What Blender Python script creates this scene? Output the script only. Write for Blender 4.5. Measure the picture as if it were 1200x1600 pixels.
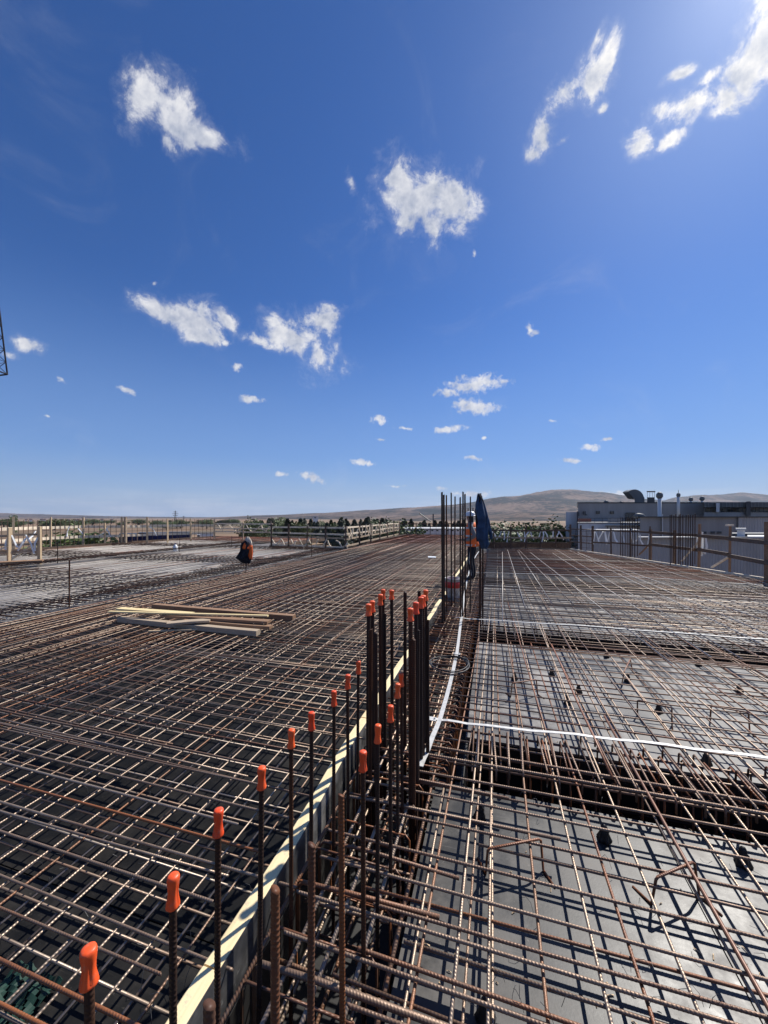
import bpy, bmesh, math, random
from mathutils import Vector, Matrix, Euler, noise
random.seed(7)
R = math.radians
for o in list(bpy.data.objects): bpy.data.objects.remove(o)
sc = bpy.context.scene
col = sc.collection

# ------------------------------------------------------------------ camera
PSI = R(16.1); CP, SP = math.cos(PSI), math.sin(PSI)
F = 590.0; HOR = 808.0; H = 1.6
cam = bpy.data.cameras.new('camera'); camo = bpy.data.objects.new('camera', cam); col.objects.link(camo)
camo.location = (0, 0, H); camo.rotation_euler = (R(90), 0, PSI)
cam.sensor_fit = 'HORIZONTAL'; cam.sensor_width = 36; cam.lens = 36 * F / 1200
cam.shift_y = 8 / 1200; cam.clip_start = 0.05; cam.clip_end = 30000
sc.camera = camo

def W(px, py, d):                       # photo pixel at depth d -> world point
    X = (px - 600) / F * d
    return Vector((X * CP - d * SP, X * SP + d * CP, H - (py - HOR) / F * d))
def G(px, py, z=0.0):                   # photo pixel on the level z -> world point
    return W(px, py, (H - z) * F / (py - HOR))
def GX(px, x, z):                       # point at world x seen in column px
    d = x / ((px - 600) / F * CP - SP); p = W(px, HOR, d); p.z = z; return p

# ------------------------------------------------------------------ sun, sky, exposure
SUN_AZ, SUN_EL = R(30.1), R(47.0)       # clockwise from +Y
sdir = Vector((math.sin(SUN_AZ) * math.cos(SUN_EL), math.cos(SUN_AZ) * math.cos(SUN_EL), math.sin(SUN_EL)))
sl = bpy.data.lights.new('sun', 'SUN'); sl.energy = 5.0; sl.angle = R(0.5); sl.color = (1.0, 0.955, 0.88)
so = bpy.data.objects.new('sun', sl); col.objects.link(so); so.rotation_euler = sdir.to_track_quat('Z', 'Y').to_euler(); so.location = (20, 40, 60)
sc.view_settings.view_transform = 'Standard'; sc.view_settings.look = 'None'
sc.view_settings.exposure = 0.28; sc.view_settings.gamma = 1; sc.view_settings.use_curve_mapping = False

class NT:
    """small helper for wiring nodes"""
    def __init__(s, tree): s.t = tree; s.t.nodes.clear()
    def n(s, typ, **kw):
        nd = s.t.nodes.new(typ)
        for k, v in kw.items():
            if k.startswith('i_'):
                key = k[2:]; key = int(key) if key.isdigit() else key.replace('_', ' ')
                s.set(nd.inputs[key], v)
            else: setattr(nd, k, v)
        return nd
    def set(s, sock, v):
        if isinstance(v, bpy.types.NodeSocket): s.t.links.new(v, sock)
        else: sock.default_value = v
    def m(s, op, a, b=None, c=None, clamp=False):
        nd = s.t.nodes.new('ShaderNodeMath'); nd.operation = op; nd.use_clamp = clamp
        for i, v in enumerate((a, b, c)):
            if v is not None: s.set(nd.inputs[i], v)
        return nd.outputs[0]
    def vm(s, op, a, b=None, scale=None):
        nd = s.t.nodes.new('ShaderNodeVectorMath'); nd.operation = op
        s.set(nd.inputs[0], a)
        if b is not None: s.set(nd.inputs[1], b)
        if scale is not None: s.set(nd.inputs['Scale'], scale)
        return nd.outputs['Value'] if op in ('LENGTH', 'DOT_PRODUCT') else nd.outputs[0]
    def mix(s, f, a, b, blend='MIX'):
        nd = s.t.nodes.new('ShaderNodeMix'); nd.data_type = 'RGBA'; nd.blend_type = blend
        s.set(nd.inputs[0], f); s.set(nd.inputs[6], a); s.set(nd.inputs[7], b)
        return nd.outputs[2]
    def noise(s, vec, scale, detail=4, rough=0.5, dist=0.0):
        nd = s.t.nodes.new('ShaderNodeTexNoise')
        if vec is not None: s.set(nd.inputs['Vector'], vec)
        nd.inputs['Scale'].default_value = scale; nd.inputs['Detail'].default_value = detail
        nd.inputs['Roughness'].default_value = rough; nd.inputs['Distortion'].default_value = dist
        return nd.outputs['Fac']
    def ramp(s, f, stops):
        nd = s.t.nodes.new('ShaderNodeValToRGB'); s.set(nd.inputs[0], f)
        el = nd.color_ramp.elements
        while len(el) < len(stops): el.new(0.5)
        for e, (p, c) in zip(el, stops): e.position = p; e.color = (*c, 1) if len(c) == 3 else c
        return nd.outputs[0]
    def smooth(s, x, a, b):
        nd = s.t.nodes.new('ShaderNodeMapRange'); nd.interpolation_type = 'SMOOTHSTEP'
        s.set(nd.inputs[0], x); nd.inputs[1].default_value = a; nd.inputs[2].default_value = b
        return nd.outputs[0]

wd = bpy.data.worlds.new('World'); sc.world = wd; wd.use_nodes = True
def build_world():
    t = NT(wd.node_tree)
    sky = t.n('ShaderNodeTexSky', sky_type='NISHITA', sun_disc=False, sun_elevation=SUN_EL, sun_rotation=SUN_AZ,
              altitude=1200, air_density=1.0, dust_density=0.6, ozone_density=2.2)
    hs = t.n('ShaderNodeHueSaturation', i_Saturation=1.2, i_Value=1.0, i_Color=sky.outputs[0])
    skyc = t.mix(1.0, hs.outputs[0], (0.55, 0.785, 1.13, 1), 'MULTIPLY')
    d = t.n('ShaderNodeTexCoord').outputs['Generated']
    d = t.vm('NORMALIZE', d)
    def blob_field(vec, blobs):
        cur = None
        for px, py, rx, ry, ang, wt in blobs:
            a_ = R(ang)
            c = (W(px, py, 1) - Vector((0, 0, H))).normalized()
            e1 = (W(px + rx * math.cos(a_), py + rx * math.sin(a_), 1) - Vector((0, 0, H))).normalized() - c
            e2 = (W(px - ry * math.sin(a_), py + ry * math.cos(a_), 1) - Vector((0, 0, H))).normalized() - c
            ra = e1.length; A = (e1 - c * e1.dot(c)).normalized()
            e2 = e2 - c * e2.dot(c) - A * e2.dot(A); rb = e2.length; B = e2.normalized()
            C = A.cross(B)
            M = Matrix((A, B, C)).transposed()
            mp = t.n('ShaderNodeMapping', vector_type='TEXTURE'); t.set(mp.inputs[0], vec)
            mp.inputs[1].default_value = c; mp.inputs[2].default_value = M.to_euler(); mp.inputs[3].default_value = (ra, rb, ra)
            r = t.vm('LENGTH', mp.outputs[0])
            v = t.m('MULTIPLY_ADD', r, -1.0, wt)
            cur = v if cur is None else t.m('SMOOTH_MAX', cur, v, 0.25)
        return cur
    big = [(228,155,40,34,35,1.1),(270,186,58,34,33,1.1),(318,212,36,24,25,1.05),(262,226,12,24,-25,.9),(300,226,20,20,0,.9),
           (622,275,40,30,0,1.1),(650,318,56,44,0,1.15),(702,314,40,38,0,1.1),(632,346,36,20,10,1.0),(551,288,9,18,-20,.85),
           (248,488,40,17,22,1.0),(300,500,46,24,10,1.1),(312,522,34,16,0,1.0),(358,496,26,11,32,.9),
           (465,528,48,28,15,1.15),(502,556,40,26,25,1.1),(508,502,24,22,-25,1.0),(402,530,22,9,32,.9),(524,492,12,10,30,.8),
           (36,542,30,11,25,.82),(10,562,14,9,0,.7),
           (928,112,44,34,-40,.74),(878,142,40,26,-35,.72),(948,84,14,34,20,.85),(930,62,9,26,10,.75),(848,200,32,30,-50,.76),(838,236,18,20,-40,.74),(880,216,13,8,-30,.75),(942,166,9,12,0,.7),
           (1038,182,36,22,-12,.78),(1085,168,52,28,-22,.84),(1130,160,46,24,-22,.80),(1165,110,56,40,-45,.9),(1205,70,60,60,-50,1.05),(1240,10,60,70,-50,1.2),(992,236,24,18,-15,1.0),(1045,228,30,11,-32,.95),(1066,116,30,11,-28,.92),(1110,120,34,16,-30,.95)]
    small = [(745,600,44,13,-8,1.15),(700,613,24,7,-6,.95),(742,637,34,12,3,1.1),(724,630,14,7,0,1.0),
             (390,624,20,6,4,1.05),(592,656,14,7,4,1.0),(632,669,18,4,6,.8),(700,671,28,6,-6,1.0),(566,723,22,5,6,1.0),(440,740,12,5,8,1.0),(487,746,19,7,16,1.05),
             (740,716,14,4,4,1.0),(921,699,15,7,5,1.05),(948,687,14,3.5,-6,.9),(890,719,22,4.5,8,1.0),(865,658,7,3,0,.9),(832,516,18,9,45,.78),
             (371,573,9,9,20,.85),(195,609,16,6,22,.85),(97,594,12,6,22,.85),(72,648,9,4,20,.6),(350,537,13,6,5,.9),(240,442,8,8,0,.6),(742,398,9,8,0,.6),
             (735,772,44,7,0,.8),(690,765,12,4,0,.9),(960,772,44,5,2,1.0),(757,684,4,3,0,.9),(595,686,10,3,10,.75),(620,760,30,2.5,2,.62)]
    warp = t.n('ShaderNodeTexNoise', i_Scale=9.0, i_Detail=3.0); t.set(warp.inputs['Vector'], d)
    wv = t.vm('SCALE', t.vm('SUBTRACT', warp.outputs['Color'], (0.5, 0.5, 0.5)), scale=0.05)
    dw = t.vm('ADD', d, wv)
    fb = blob_field(dw, big)
    n1 = t.noise(d, 15.0, 10, 0.66, 0.25)
    den1 = t.m('ADD', fb, t.m('MULTIPLY', t.m('SUBTRACT', n1, 0.465), 4.6))
    a1 = t.m('MAXIMUM', t.m('MULTIPLY', t.smooth(den1, -0.05, 0.9), 0.97), t.m('MULTIPLY', t.smooth(den1, -0.5, 0.9), 0.24))
    wsm = t.n('ShaderNodeTexNoise', i_Scale=38.0, i_Detail=3.0); t.set(wsm.inputs['Vector'], d)
    dws = t.vm('ADD', d, t.vm('SCALE', t.vm('SUBTRACT', wsm.outputs['Color'], (0.5, 0.5, 0.5)), scale=0.014))
    fs = blob_field(dws, small)
    n2 = t.noise(d, 62.0, 8, 0.6, 0.3)
    den2 = t.m('ADD', fs, t.m('MULTIPLY', t.m('SUBTRACT', n2, 0.46), 2.8))
    a2 = t.m('MULTIPLY', t.smooth(den2, 0.0, 0.95), 0.92)
    alpha = t.m('MAXIMUM', a1, a2)
    # thin veil low over the horizon and faint high wisps
    sep = t.n('ShaderNodeSeparateXYZ'); t.set(sep.inputs[0], d)
    z = sep.outputs[2]
    skyc = t.mix(t.m('MULTIPLY', t.smooth(z, 0.5, 0.1), 0.6), skyc, (2.1, 3.65, 6.9, 1))
    skyc = t.mix(t.m('MULTIPLY', t.smooth(z, 0.16, 0.0), 0.75), skyc, (3.7, 4.9, 6.6, 1))
    st = t.n('ShaderNodeMapping'); t.set(st.inputs[0], d); st.inputs[3].default_value = (5, 5, 60)
    nb = t.noise(st.outputs[0], 1.0, 6, 0.6)
    veil = t.m('MULTIPLY', t.smooth(z, 0.075, 0.012), t.smooth(nb, 0.35, 0.75))
    nw = t.noise(d, 4.5, 7, 0.62, 1.2)
    wisp = t.m('MULTIPLY', t.smooth(nw, 0.55, 0.9), 0.13)
    alpha = t.m('MAXIMUM', alpha, t.m('MAXIMUM', t.m('MULTIPLY', veil, 0.55), wisp))
    # lit and shaded sides of the clouds
    sh = t.noise(t.vm('ADD', d, tuple(sdir * 0.012)), 15.0, 10, 0.66, 0.25)
    n5 = t.noise(d, 8.0, 3, 0.5); n6 = t.noise(t.vm('ADD', d, tuple(sdir * 0.04)), 8.0, 3, 0.5)
    side = t.m('MULTIPLY', t.m('SUBTRACT', n5, n6), 2.2)
    n3 = t.noise(d, 26.0, 5, 0.6); n4 = t.noise(t.vm('ADD', d, tuple(sdir * 0.014)), 26.0, 5, 0.6)
    lit = t.m('ADD', t.m('ADD', 0.5, side), t.m('MULTIPLY', t.m('ADD', t.m('SUBTRACT', n1, sh), t.m('MULTIPLY', t.m('SUBTRACT', n3, n4), 0.8)), 2.6))
    core = t.smooth(den1, 1.5, 0.3)
    lit = t.m('ADD', t.m('MULTIPLY', lit, 0.75), t.m('MULTIPLY', core, 0.35), clamp=True)
    dot = t.vm('DOT_PRODUCT', d, tuple(sdir))
    glow = t.m('POWER', t.m('MAXIMUM', dot, 0.0), 30.0)
    cc = t.mix(lit, (4.3, 4.9, 6.3, 1), (9.8, 9.8, 9.9, 1))
    cc = t.mix(1.0, cc, t.mix(glow, (0.86, 0.86, 0.88, 1), (1.22, 1.17, 1.08, 1)), 'MULTIPLY')
    colr = t.mix(alpha, skyc, cc)
    aur = t.m('ADD', t.m('MULTIPLY', t.m('POWER', t.m('MAXIMUM', dot, 0.0), 260.0), 2.2), t.m('MULTIPLY', t.m('POWER', t.m('MAXIMUM', dot, 0.0), 22.0), 0.8))
    colr = t.mix(1.0, colr, t.vm('SCALE', (1.0, 0.97, 0.92), scale=aur), 'ADD')
    bg = t.n('ShaderNodeBackground', i_Color=colr, i_Strength=0.082)
    out = t.n('ShaderNodeOutputWorld'); t.t.links.new(bg.outputs[0], out.inputs[0])
build_world()
wd.cycles.sampling_method = 'MANUAL'; wd.cycles.sample_map_resolution = 512

# ------------------------------------------------------------------ materials
def pbr(name, base, rough=0.6, metal=0.0, var=0.0, vscale=4.0, bump=0.0, bscale=40.0, spec=0.5, coord='Object', dark=None, dist=0.002):
    m = bpy.data.materials.new(name); m.use_nodes = True
    t = NT(m.node_tree)
    p = t.n('ShaderNodeBsdfPrincipled'); o = t.n('ShaderNodeOutputMaterial'); t.t.links.new(p.outputs[0], o.inputs[0])
    tc = t.n('ShaderNodeTexCoord').outputs[coord]
    p.inputs['Roughness'].default_value = rough; p.inputs['Metallic'].default_value = metal; p.inputs['Specular IOR Level'].default_value = spec
    if var:
        nz = t.noise(tc, vscale, 6, 0.6)
        dk = dark or tuple(c * (1 - var) for c in base)
        c = t.mix(t.smooth(nz, 0.3, 0.7), (*dk, 1), (*[min(1, c * (1 + var * .4)) for c in base], 1))
        t.set(p.inputs['Base Color'], c)
        t.set(p.inputs['Roughness'], t.m('MULTIPLY_ADD', nz, 0.3, rough - 0.15, clamp=True))
    else: p.inputs['Base Color'].default_value = (*base, 1)
    if bump:
        b = t.n('ShaderNodeBump', i_Strength=bump, i_Distance=dist); t.set(b.inputs['Height'], t.noise(tc, bscale, 5, 0.6))
        t.t.links.new(b.outputs[0], p.inputs['Normal'])
    return m

def rebar_mat(name, c_steel, c_brown, c_rust, bias=0.0, rough=0.42, metal=0.55, ribs=True, spec=.5):
    m = bpy.data.materials.new(name); m.use_nodes = True
    t = NT(m.node_tree)
    p = t.n('ShaderNodeBsdfPrincipled'); o = t.n('ShaderNodeOutputMaterial'); t.t.links.new(p.outputs[0], o.inputs[0])
    p.inputs['Specular IOR Level'].default_value = spec
    g = t.n('ShaderNodeNewGeometry'); oi = t.n('ShaderNodeObjectInfo'); tc = t.n('ShaderNodeTexCoord')
    rnd = t.m('FRACT', t.m('ADD', oi.outputs['Random'], g.outputs['Random Per Island']))
    n1 = t.noise(g.outputs['Position'], 2.2, 5, 0.65); n2 = t.noise(g.outputs['Position'], 60.0, 4, 0.6)
    f = t.m('ADD', t.m('ADD', t.m('MULTIPLY', n1, 0.9), t.m('MULTIPLY', n2, 0.35)), t.m('MULTIPLY_ADD', rnd, 0.55, -0.38 + bias))
    c = t.ramp(f, [(0.25, c_steel), (0.55, c_brown), (0.86, c_rust)])
    t.set(p.inputs['Base Color'], c)
    t.set(p.inputs['Metallic'], t.smooth(f, 0.95, 0.3)); 
    p.inputs['Metallic'].default_value = metal
    t.set(p.inputs['Metallic'], t.m('MULTIPLY', t.smooth(f, 1.0, 0.25), metal))
    t.set(p.inputs['Roughness'], t.m('MULTIPLY_ADD', n2, 0.3, rough - 0.12))
    h = n2
    if ribs:
        sx = t.n('ShaderNodeSeparateXYZ'); t.set(sx.inputs[0], tc.outputs['Object'])
        s = t.m('SINE', t.m('MULTIPLY', t.m('ADD', sx.outputs[0], t.m('MULTIPLY', sx.outputs[1], 0.6)), 2 * math.pi / 0.012))
        h = t.m('ADD', t.m('MULTIPLY', s, 0.8), n2)
    b = t.n('ShaderNodeBump', i_Strength=0.35, i_Distance=0.0012); t.set(b.inputs['Height'], h)
    t.t.links.new(b.outputs[0], p.inputs['Normal'])
    return m

M = {}
M['bar'] = rebar_mat('rebar_steel', (0.40, 0.305, 0.225), (0.21, 0.125, 0.08), (0.30, 0.115, 0.042), -0.13, rough=.44, metal=.62)
M['bar_tan'] = rebar_mat('rebar_tan', (0.27, 0.19, 0.135), (0.17, 0.10, 0.065), (0.28, 0.11, 0.045), -0.06, rough=.5, metal=.45)
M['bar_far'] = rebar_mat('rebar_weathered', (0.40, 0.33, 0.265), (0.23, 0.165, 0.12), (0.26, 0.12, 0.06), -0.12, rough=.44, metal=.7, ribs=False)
M['bar_grey'] = rebar_mat('rebar_pale_grey', (0.58, 0.53, 0.47), (0.46, 0.40, 0.34), (0.33, 0.22, 0.15), -0.1, metal=.2, ribs=False)  # pale grey tone for the far left mats and the long right bars
M['bar_rust'] = rebar_mat('rebar_rusted', (0.11, 0.075, 0.055), (0.13, 0.062, 0.036), (0.26, 0.09, 0.03), 0.16, metal=0.25)
M['bar_red'] = rebar_mat('rebar_red_rust', (0.15, 0.085, 0.055), (0.19, 0.085, 0.045), (0.30, 0.11, 0.045), 0.2, metal=0.2, ribs=False)
M['bar_brown'] = rebar_mat('rebar_red_brown', (0.085, 0.045, 0.03), (0.10, 0.045, 0.026), (0.20, 0.07, 0.025), 0.1, rough=.5, metal=0.0, spec=.3)
M['bar_dark'] = rebar_mat('rebar_dark_brown', (0.030, 0.020, 0.016), (0.036, 0.019, 0.013), (0.075, 0.03, 0.014), 0.05, rough=.55, metal=0.0, spec=.22)
def deck_mat(name, base, dirt, rough, amt, spec=.5):
    m = bpy.data.materials.new(name); m.use_nodes = True
    t = NT(m.node_tree)
    p = t.n('ShaderNodeBsdfPrincipled'); o = t.n('ShaderNodeOutputMaterial'); t.t.links.new(p.outputs[0], o.inputs[0])
    p.inputs['Specular IOR Level'].default_value = spec
    g = t.n('ShaderNodeNewGeometry').outputs['Position']; oi = t.n('ShaderNodeObjectInfo')
    n1 = t.noise(g, 1.3, 7, 0.62, 0.4); n2 = t.noise(g, 9.0, 6, 0.65); n3 = t.noise(g, 85.0, 3, 0.6)
    sc_ = t.n('ShaderNodeMapping'); t.set(sc_.inputs[0], g); sc_.inputs[3].default_value = (1.0, 22, 1); sc_.inputs[2].default_value = (0, 0, 0.5)
    scr = t.smooth(t.noise(sc_.outputs[0], 5.0, 4, 0.7), 0.60, 0.70)
    spk = t.smooth(t.noise(g, 40.0, 2, 0.5), 0.70, 0.76)
    f = t.m('ADD', t.m('MULTIPLY', t.smooth(t.m('ADD', t.m('MULTIPLY', n1, .6), t.m('MULTIPLY', n2, .4)), 0.42, 0.68), amt), t.m('MULTIPLY', scr, 0.16))
    f = t.m('ADD', f, t.m('MULTIPLY', spk, 0.35), clamp=True)
    c = t.mix(f, (*base, 1), (*dirt, 1))
    v = t.m('MULTIPLY_ADD', oi.outputs['Random'], 0.5, 0.75)
    c = t.mix(1.0, c, t.n('ShaderNodeCombineColor', i_0=v, i_1=v, i_2=v).outputs[0], 'MULTIPLY')
    t.set(p.inputs['Base Color'], c)
    t.set(p.inputs['Roughness'], t.m('ADD', t.m('MULTIPLY', n2, 0.22), t.m('MULTIPLY_ADD', f, 0.25, rough - 0.12)))
    b = t.n('ShaderNodeBump', i_Strength=0.16, i_Distance=0.002); t.set(b.inputs['Height'], t.m('ADD', n2, t.m('MULTIPLY', n3, .6)))
    t.t.links.new(b.outputs[0], p.inputs['Normal'])
    return m
M['deck'] = deck_mat('film_plywood', (0.030, 0.029, 0.0285), (0.22, 0.20, 0.18), 0.43, 0.5, .45)
M['deck_left'] = deck_mat('film_plywood_black', (0.006, 0.006, 0.006), (0.075, 0.066, 0.058), 0.6, 0.3, .2)
M['deck_bay'] = deck_mat('film_plywood_worn', (0.085, 0.082, 0.08), (0.34, 0.32, 0.30), 0.46, 0.75, .4)
M['deck_pale'] = deck_mat('plywood_pale', (0.15, 0.142, 0.135), (0.40, 0.37, 0.34), 0.55, 0.85, .25)  # pale base with paler blotches for the far left decks
M['trough'] = pbr('trough_board', (0.02, 0.019, 0.018), 0.6, var=0.5)
M['board_face'] = deck_mat('board_face', (0.045, 0.045, 0.046), (0.30, 0.29, 0.28), 0.5, 0.75)
def wood_mat(name, base, dark, scale=(1, 14, 14)):
    m = bpy.data.materials.new(name); m.use_nodes = True
    t = NT(m.node_tree)
    p = t.n('ShaderNodeBsdfPrincipled'); o = t.n('ShaderNodeOutputMaterial'); t.t.links.new(p.outputs[0], o.inputs[0])
    tc = t.n('ShaderNodeTexCoord').outputs['Object']
    mp = t.n('ShaderNodeMapping'); t.set(mp.inputs[0], tc); mp.inputs[3].default_value = scale
    n1 = t.noise(mp.outputs[0], 3.0, 6, 0.6, 0.6); n2 = t.noise(tc, 2.0, 3)
    f = t.m('ADD', t.m('MULTIPLY', t.smooth(n1, 0.35, 0.7), 0.7), t.m('MULTIPLY', n2, 0.3))
    c = t.mix(f, (*base, 1), (*dark, 1))
    vo = t.n('ShaderNodeTexVoronoi', i_Scale=5.0); t.set(vo.inputs['Vector'], tc); kn = t.smooth(vo.outputs['Distance'], .09, .03)
    c = t.mix(t.m('MULTIPLY', kn, .7), c, (.12, .065, .03, 1))
    sp = t.smooth(t.noise(tc, 13.0, 5, .7), .60, .68); c = t.mix(t.m('MULTIPLY', sp, .45), c, (.35, .32, .28, 1))
    t.set(p.inputs['Base Color'], c)
    p.inputs['Roughness'].default_value = 0.7
    b = t.n('ShaderNodeBump', i_Strength=0.3, i_Distance=0.002); t.set(b.inputs['Height'], n1); t.t.links.new(b.outputs[0], p.inputs['Normal'])
    return m
M['wood_yellow'] = wood_mat('yellow_timber', (0.82, 0.66, 0.35), (0.70, 0.53, 0.26))
M['wood_batten'] = wood_mat('batten_timber', (0.88, 0.73, 0.43), (0.76, 0.58, 0.31), (14, 1, 14))
M['wood_pale'] = wood_mat('pale_timber', (0.66, 0.50, 0.31), (0.5, 0.35, 0.2))
M['wood_brown'] = wood_mat('brown_timber', (0.34, 0.20, 0.11), (0.2, 0.11, 0.06))
M['wood_grey'] = wood_mat('grey_timber', (0.50, 0.39, 0.27), (0.33, 0.25, 0.17))
def cap_mat():
    m = bpy.data.materials.new('orange_cap'); m.use_nodes = True
    t = NT(m.node_tree); p = t.n('ShaderNodeBsdfPrincipled'); o = t.n('ShaderNodeOutputMaterial'); t.t.links.new(p.outputs[0], o.inputs[0])
    g = t.n('ShaderNodeNewGeometry').outputs['Position']; rnd = t.n('ShaderNodeObjectInfo').outputs['Random']
    n1 = t.noise(g, 55.0, 5, .65); n2 = t.noise(g, 16.0, 3)
    c = t.mix(rnd, (.80, .075, .016, 1), (.95, .135, .026, 1)); c = t.mix(t.m('MULTIPLY', t.smooth(n1, .52, .72), .55), c, (.42, .20, .13, 1)); c = t.mix(t.m('MULTIPLY', t.smooth(n2, .5, .75), .35), c, (.45, .035, .012, 1))
    t.set(p.inputs['Base Color'], c); t.set(p.inputs['Roughness'], t.m('MULTIPLY_ADD', n1, .4, .25))
    b = t.n('ShaderNodeBump', i_Strength=.3, i_Distance=.001); t.set(b.inputs['Height'], n1); t.t.links.new(b.outputs[0], p.inputs['Normal'])
    return m
M['cap'] = cap_mat()
M['galv'] = pbr('galvanised_strip', (0.60, 0.59, 0.56), 0.5, 0.25, var=0.15, vscale=30)
M['black'] = pbr('black_plastic', (0.014, 0.014, 0.015), 0.5, var=0.3, vscale=30, bump=0.4)
M['wire'] = pbr('black_cable', (0.03, 0.03, 0.032), 0.5)
M['denim'] = pbr('denim', (0.035, 0.075, 0.15), 0.9, var=0.55, vscale=9, bump=0.5, bscale=160)
M['navy'] = pbr('navy_cloth', (0.010, 0.011, 0.018), 0.9, var=0.3, vscale=10, bump=0.4, bscale=120)
M['hivis'] = pbr('hi_vis_orange', (1.0, 0.17, 0.025), 0.7, var=0.15, vscale=12, bump=0.3, bscale=60)
M['reflect'] = pbr('pale_reflective_tape', (0.62, 0.60, 0.55), 0.5)
M['sleeve'] = pbr('grey_sleeve', (0.22, 0.21, 0.20), 0.85, var=0.25, vscale=14, bump=0.4, bscale=90)
M['skin'] = pbr('skin', (0.30, 0.17, 0.11), 0.55)
M['hair'] = pbr('dark_hair', (0.012, 0.010, 0.009), 0.7)
M['helmet'] = pbr('white_helmet', (0.78, 0.78, 0.76), 0.3)
M['boot'] = pbr('black_boot', (0.015, 0.013, 0.012), 0.6)
M['cream'] = pbr('cream_cloth', (0.62, 0.53, 0.42), 0.85, var=0.3, vscale=14)
M['white'] = pbr('white_plastic', (0.75, 0.75, 0.74), 0.45, var=0.12, vscale=10)
M['dull_white'] = pbr('dull_white_plastic', (0.50, 0.48, 0.45), 0.6, var=0.45, vscale=14)  # greyed, blotchy white that makes the bucket less prominent
M['red'] = pbr('red_plastic', (0.55, 0.03, 0.02), 0.45, var=0.2, vscale=10)
M['tape'] = pbr('white_tape', (0.85, 0.86, 0.84), 0.55)
M['rail'] = pbr('weathered_rail', (0.44, 0.33, 0.22), 0.75, var=0.4, vscale=7, bump=0.3)
M['rail_dark'] = pbr('dark_rail', (0.12, 0.075, 0.05), 0.75, var=0.4, vscale=7, bump=0.3)
M['rail_white'] = pbr('pale_rail', (0.82, 0.68, 0.50), 0.7, var=0.3, vscale=7)
M['meshfence'] = pbr('brown_mesh', (0.12, 0.075, 0.05), 0.7, 0.2)
M['blue'] = pbr('blue_sheeting', (0.018, 0.026, 0.12), 0.5, var=0.5, vscale=1.5)
M['concrete'] = pbr('concrete', (0.36, 0.34, 0.31), 0.85, var=0.25, vscale=2, bump=0.3)

# ------------------------------------------------------------------ mesh helpers
class MB:
    def __init__(s): s.v = []; s.f = []; s.mi = []; s.cur = 0
    def add(s, vs, fs):
        k = len(s.v); s.v += [Vector(v) for v in vs]; s.f += [tuple(i + k for i in f) for f in fs]; s.mi += [s.cur] * len(fs); return s
    def box(s, c, size, rot=None):
        hx, hy, hz = size[0] / 2, size[1] / 2, size[2] / 2
        vs = [Vector((x, y, z)) for x in (-hx, hx) for y in (-hy, hy) for z in (-hz, hz)]
        if rot is not None:
            mt = rot if isinstance(rot, Matrix) else Euler(rot).to_matrix()
            vs = [mt @ v for v in vs]
        return s.add([v + Vector(c) for v in vs], [(0, 1, 3, 2), (4, 6, 7, 5), (0, 4, 5, 1), (2, 3, 7, 6), (0, 2, 6, 4), (1, 5, 7, 3)])
    def beam(s, a, b, w, h, up=(0, 0, 1)):
        a, b = Vector(a), Vector(b); x = (b - a); L = x.length
        if L < 1e-6: return s
        x = x / L; y = Vector(up).cross(x)
        if y.length < 1e-4: y = Vector((0, 1, 0)).cross(x)
        y.normalize(); z = x.cross(y)
        return s.box((a + b) / 2, (L, w, h), Matrix((x, y, z)).transposed())
    def tube(s, pts, r, n=6, cap=True):
        pts = [Vector(p) for p in pts]; k = len(pts); rr = r if isinstance(r, (list, tuple)) else [r] * k
        tan = [(pts[min(i + 1, k - 1)] - pts[max(i - 1, 0)]).normalized() for i in range(k)]
        u = tan[0].orthogonal().normalized(); rings = []
        for i in range(k):
            u = (u - tan[i] * u.dot(tan[i])).normalized(); w = tan[i].cross(u)
            rings.append([pts[i] + (u * math.cos(2 * math.pi * j / n) + w * math.sin(2 * math.pi * j / n)) * rr[i] for j in range(n)])
        vs = [v for r_ in rings for v in r_]
        fs = [(i * n + j, i * n + (j + 1) % n, (i + 1) * n + (j + 1) % n, (i + 1) * n + j) for i in range(k - 1) for j in range(n)]
        if cap: fs += [tuple(range(n))[::-1], tuple((k - 1) * n + j for j in range(n))]
        return s.add(vs, fs)
    def loft(s, rings, cap=True):
        n = len(rings[0]); k = len(rings)
        fs = [(i * n + j, i * n + (j + 1) % n, (i + 1) * n + (j + 1) % n, (i + 1) * n + j) for i in range(k - 1) for j in range(n)]
        if cap: fs += [tuple(range(n))[::-1], tuple((k - 1) * n + j for j in range(n))]
        return s.add([v for r in rings for v in r], fs)
    def lathe(s, prof, c=(0, 0, 0), n=16, mod=None):
        c = Vector(c); rings = []
        for r, z in prof:
            rings.append([c + Vector(((r * (mod(j / n * 2 * math.pi, z) if mod else 1)) * math.cos(2 * math.pi * j / n), (r * (mod(j / n * 2 * math.pi, z) if mod else 1)) * math.sin(2 * math.pi * j / n), z)) for j in range(n)])
        return s.loft(rings)
    def mesh(s, name, mats, off=(0, 0, 0), smooth=False):
        me = bpy.data.meshes.new(name); off = Vector(off)
        me.from_pydata([v - off for v in s.v], [], s.f)
        for m in (mats if isinstance(mats, (list, tuple)) else [mats]): me.materials.append(m)
        if any(s.mi): me.polygons.foreach_set('material_index', s.mi)
        if smooth: me.polygons.foreach_set('use_smooth', [True] * len(me.polygons))
        me.update(); return me
    def build(s, name, mats, parent=None, smooth=False, at=None):
        """one mesh object; the vertices are world coordinates"""
        off = Vector(at) if at is not None else (Vector(parent.location) if parent else (sum(s.v, Vector()) / max(1, len(s.v))))
        if parent and at is None and parent.parent: off = wloc(parent)
        o = bpy.data.objects.new(name, s.mesh(name, mats, off, smooth)); col.objects.link(o)
        if parent: o.parent = parent; o.location = off - wloc(parent)
        else: o.location = off
        return o
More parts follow.
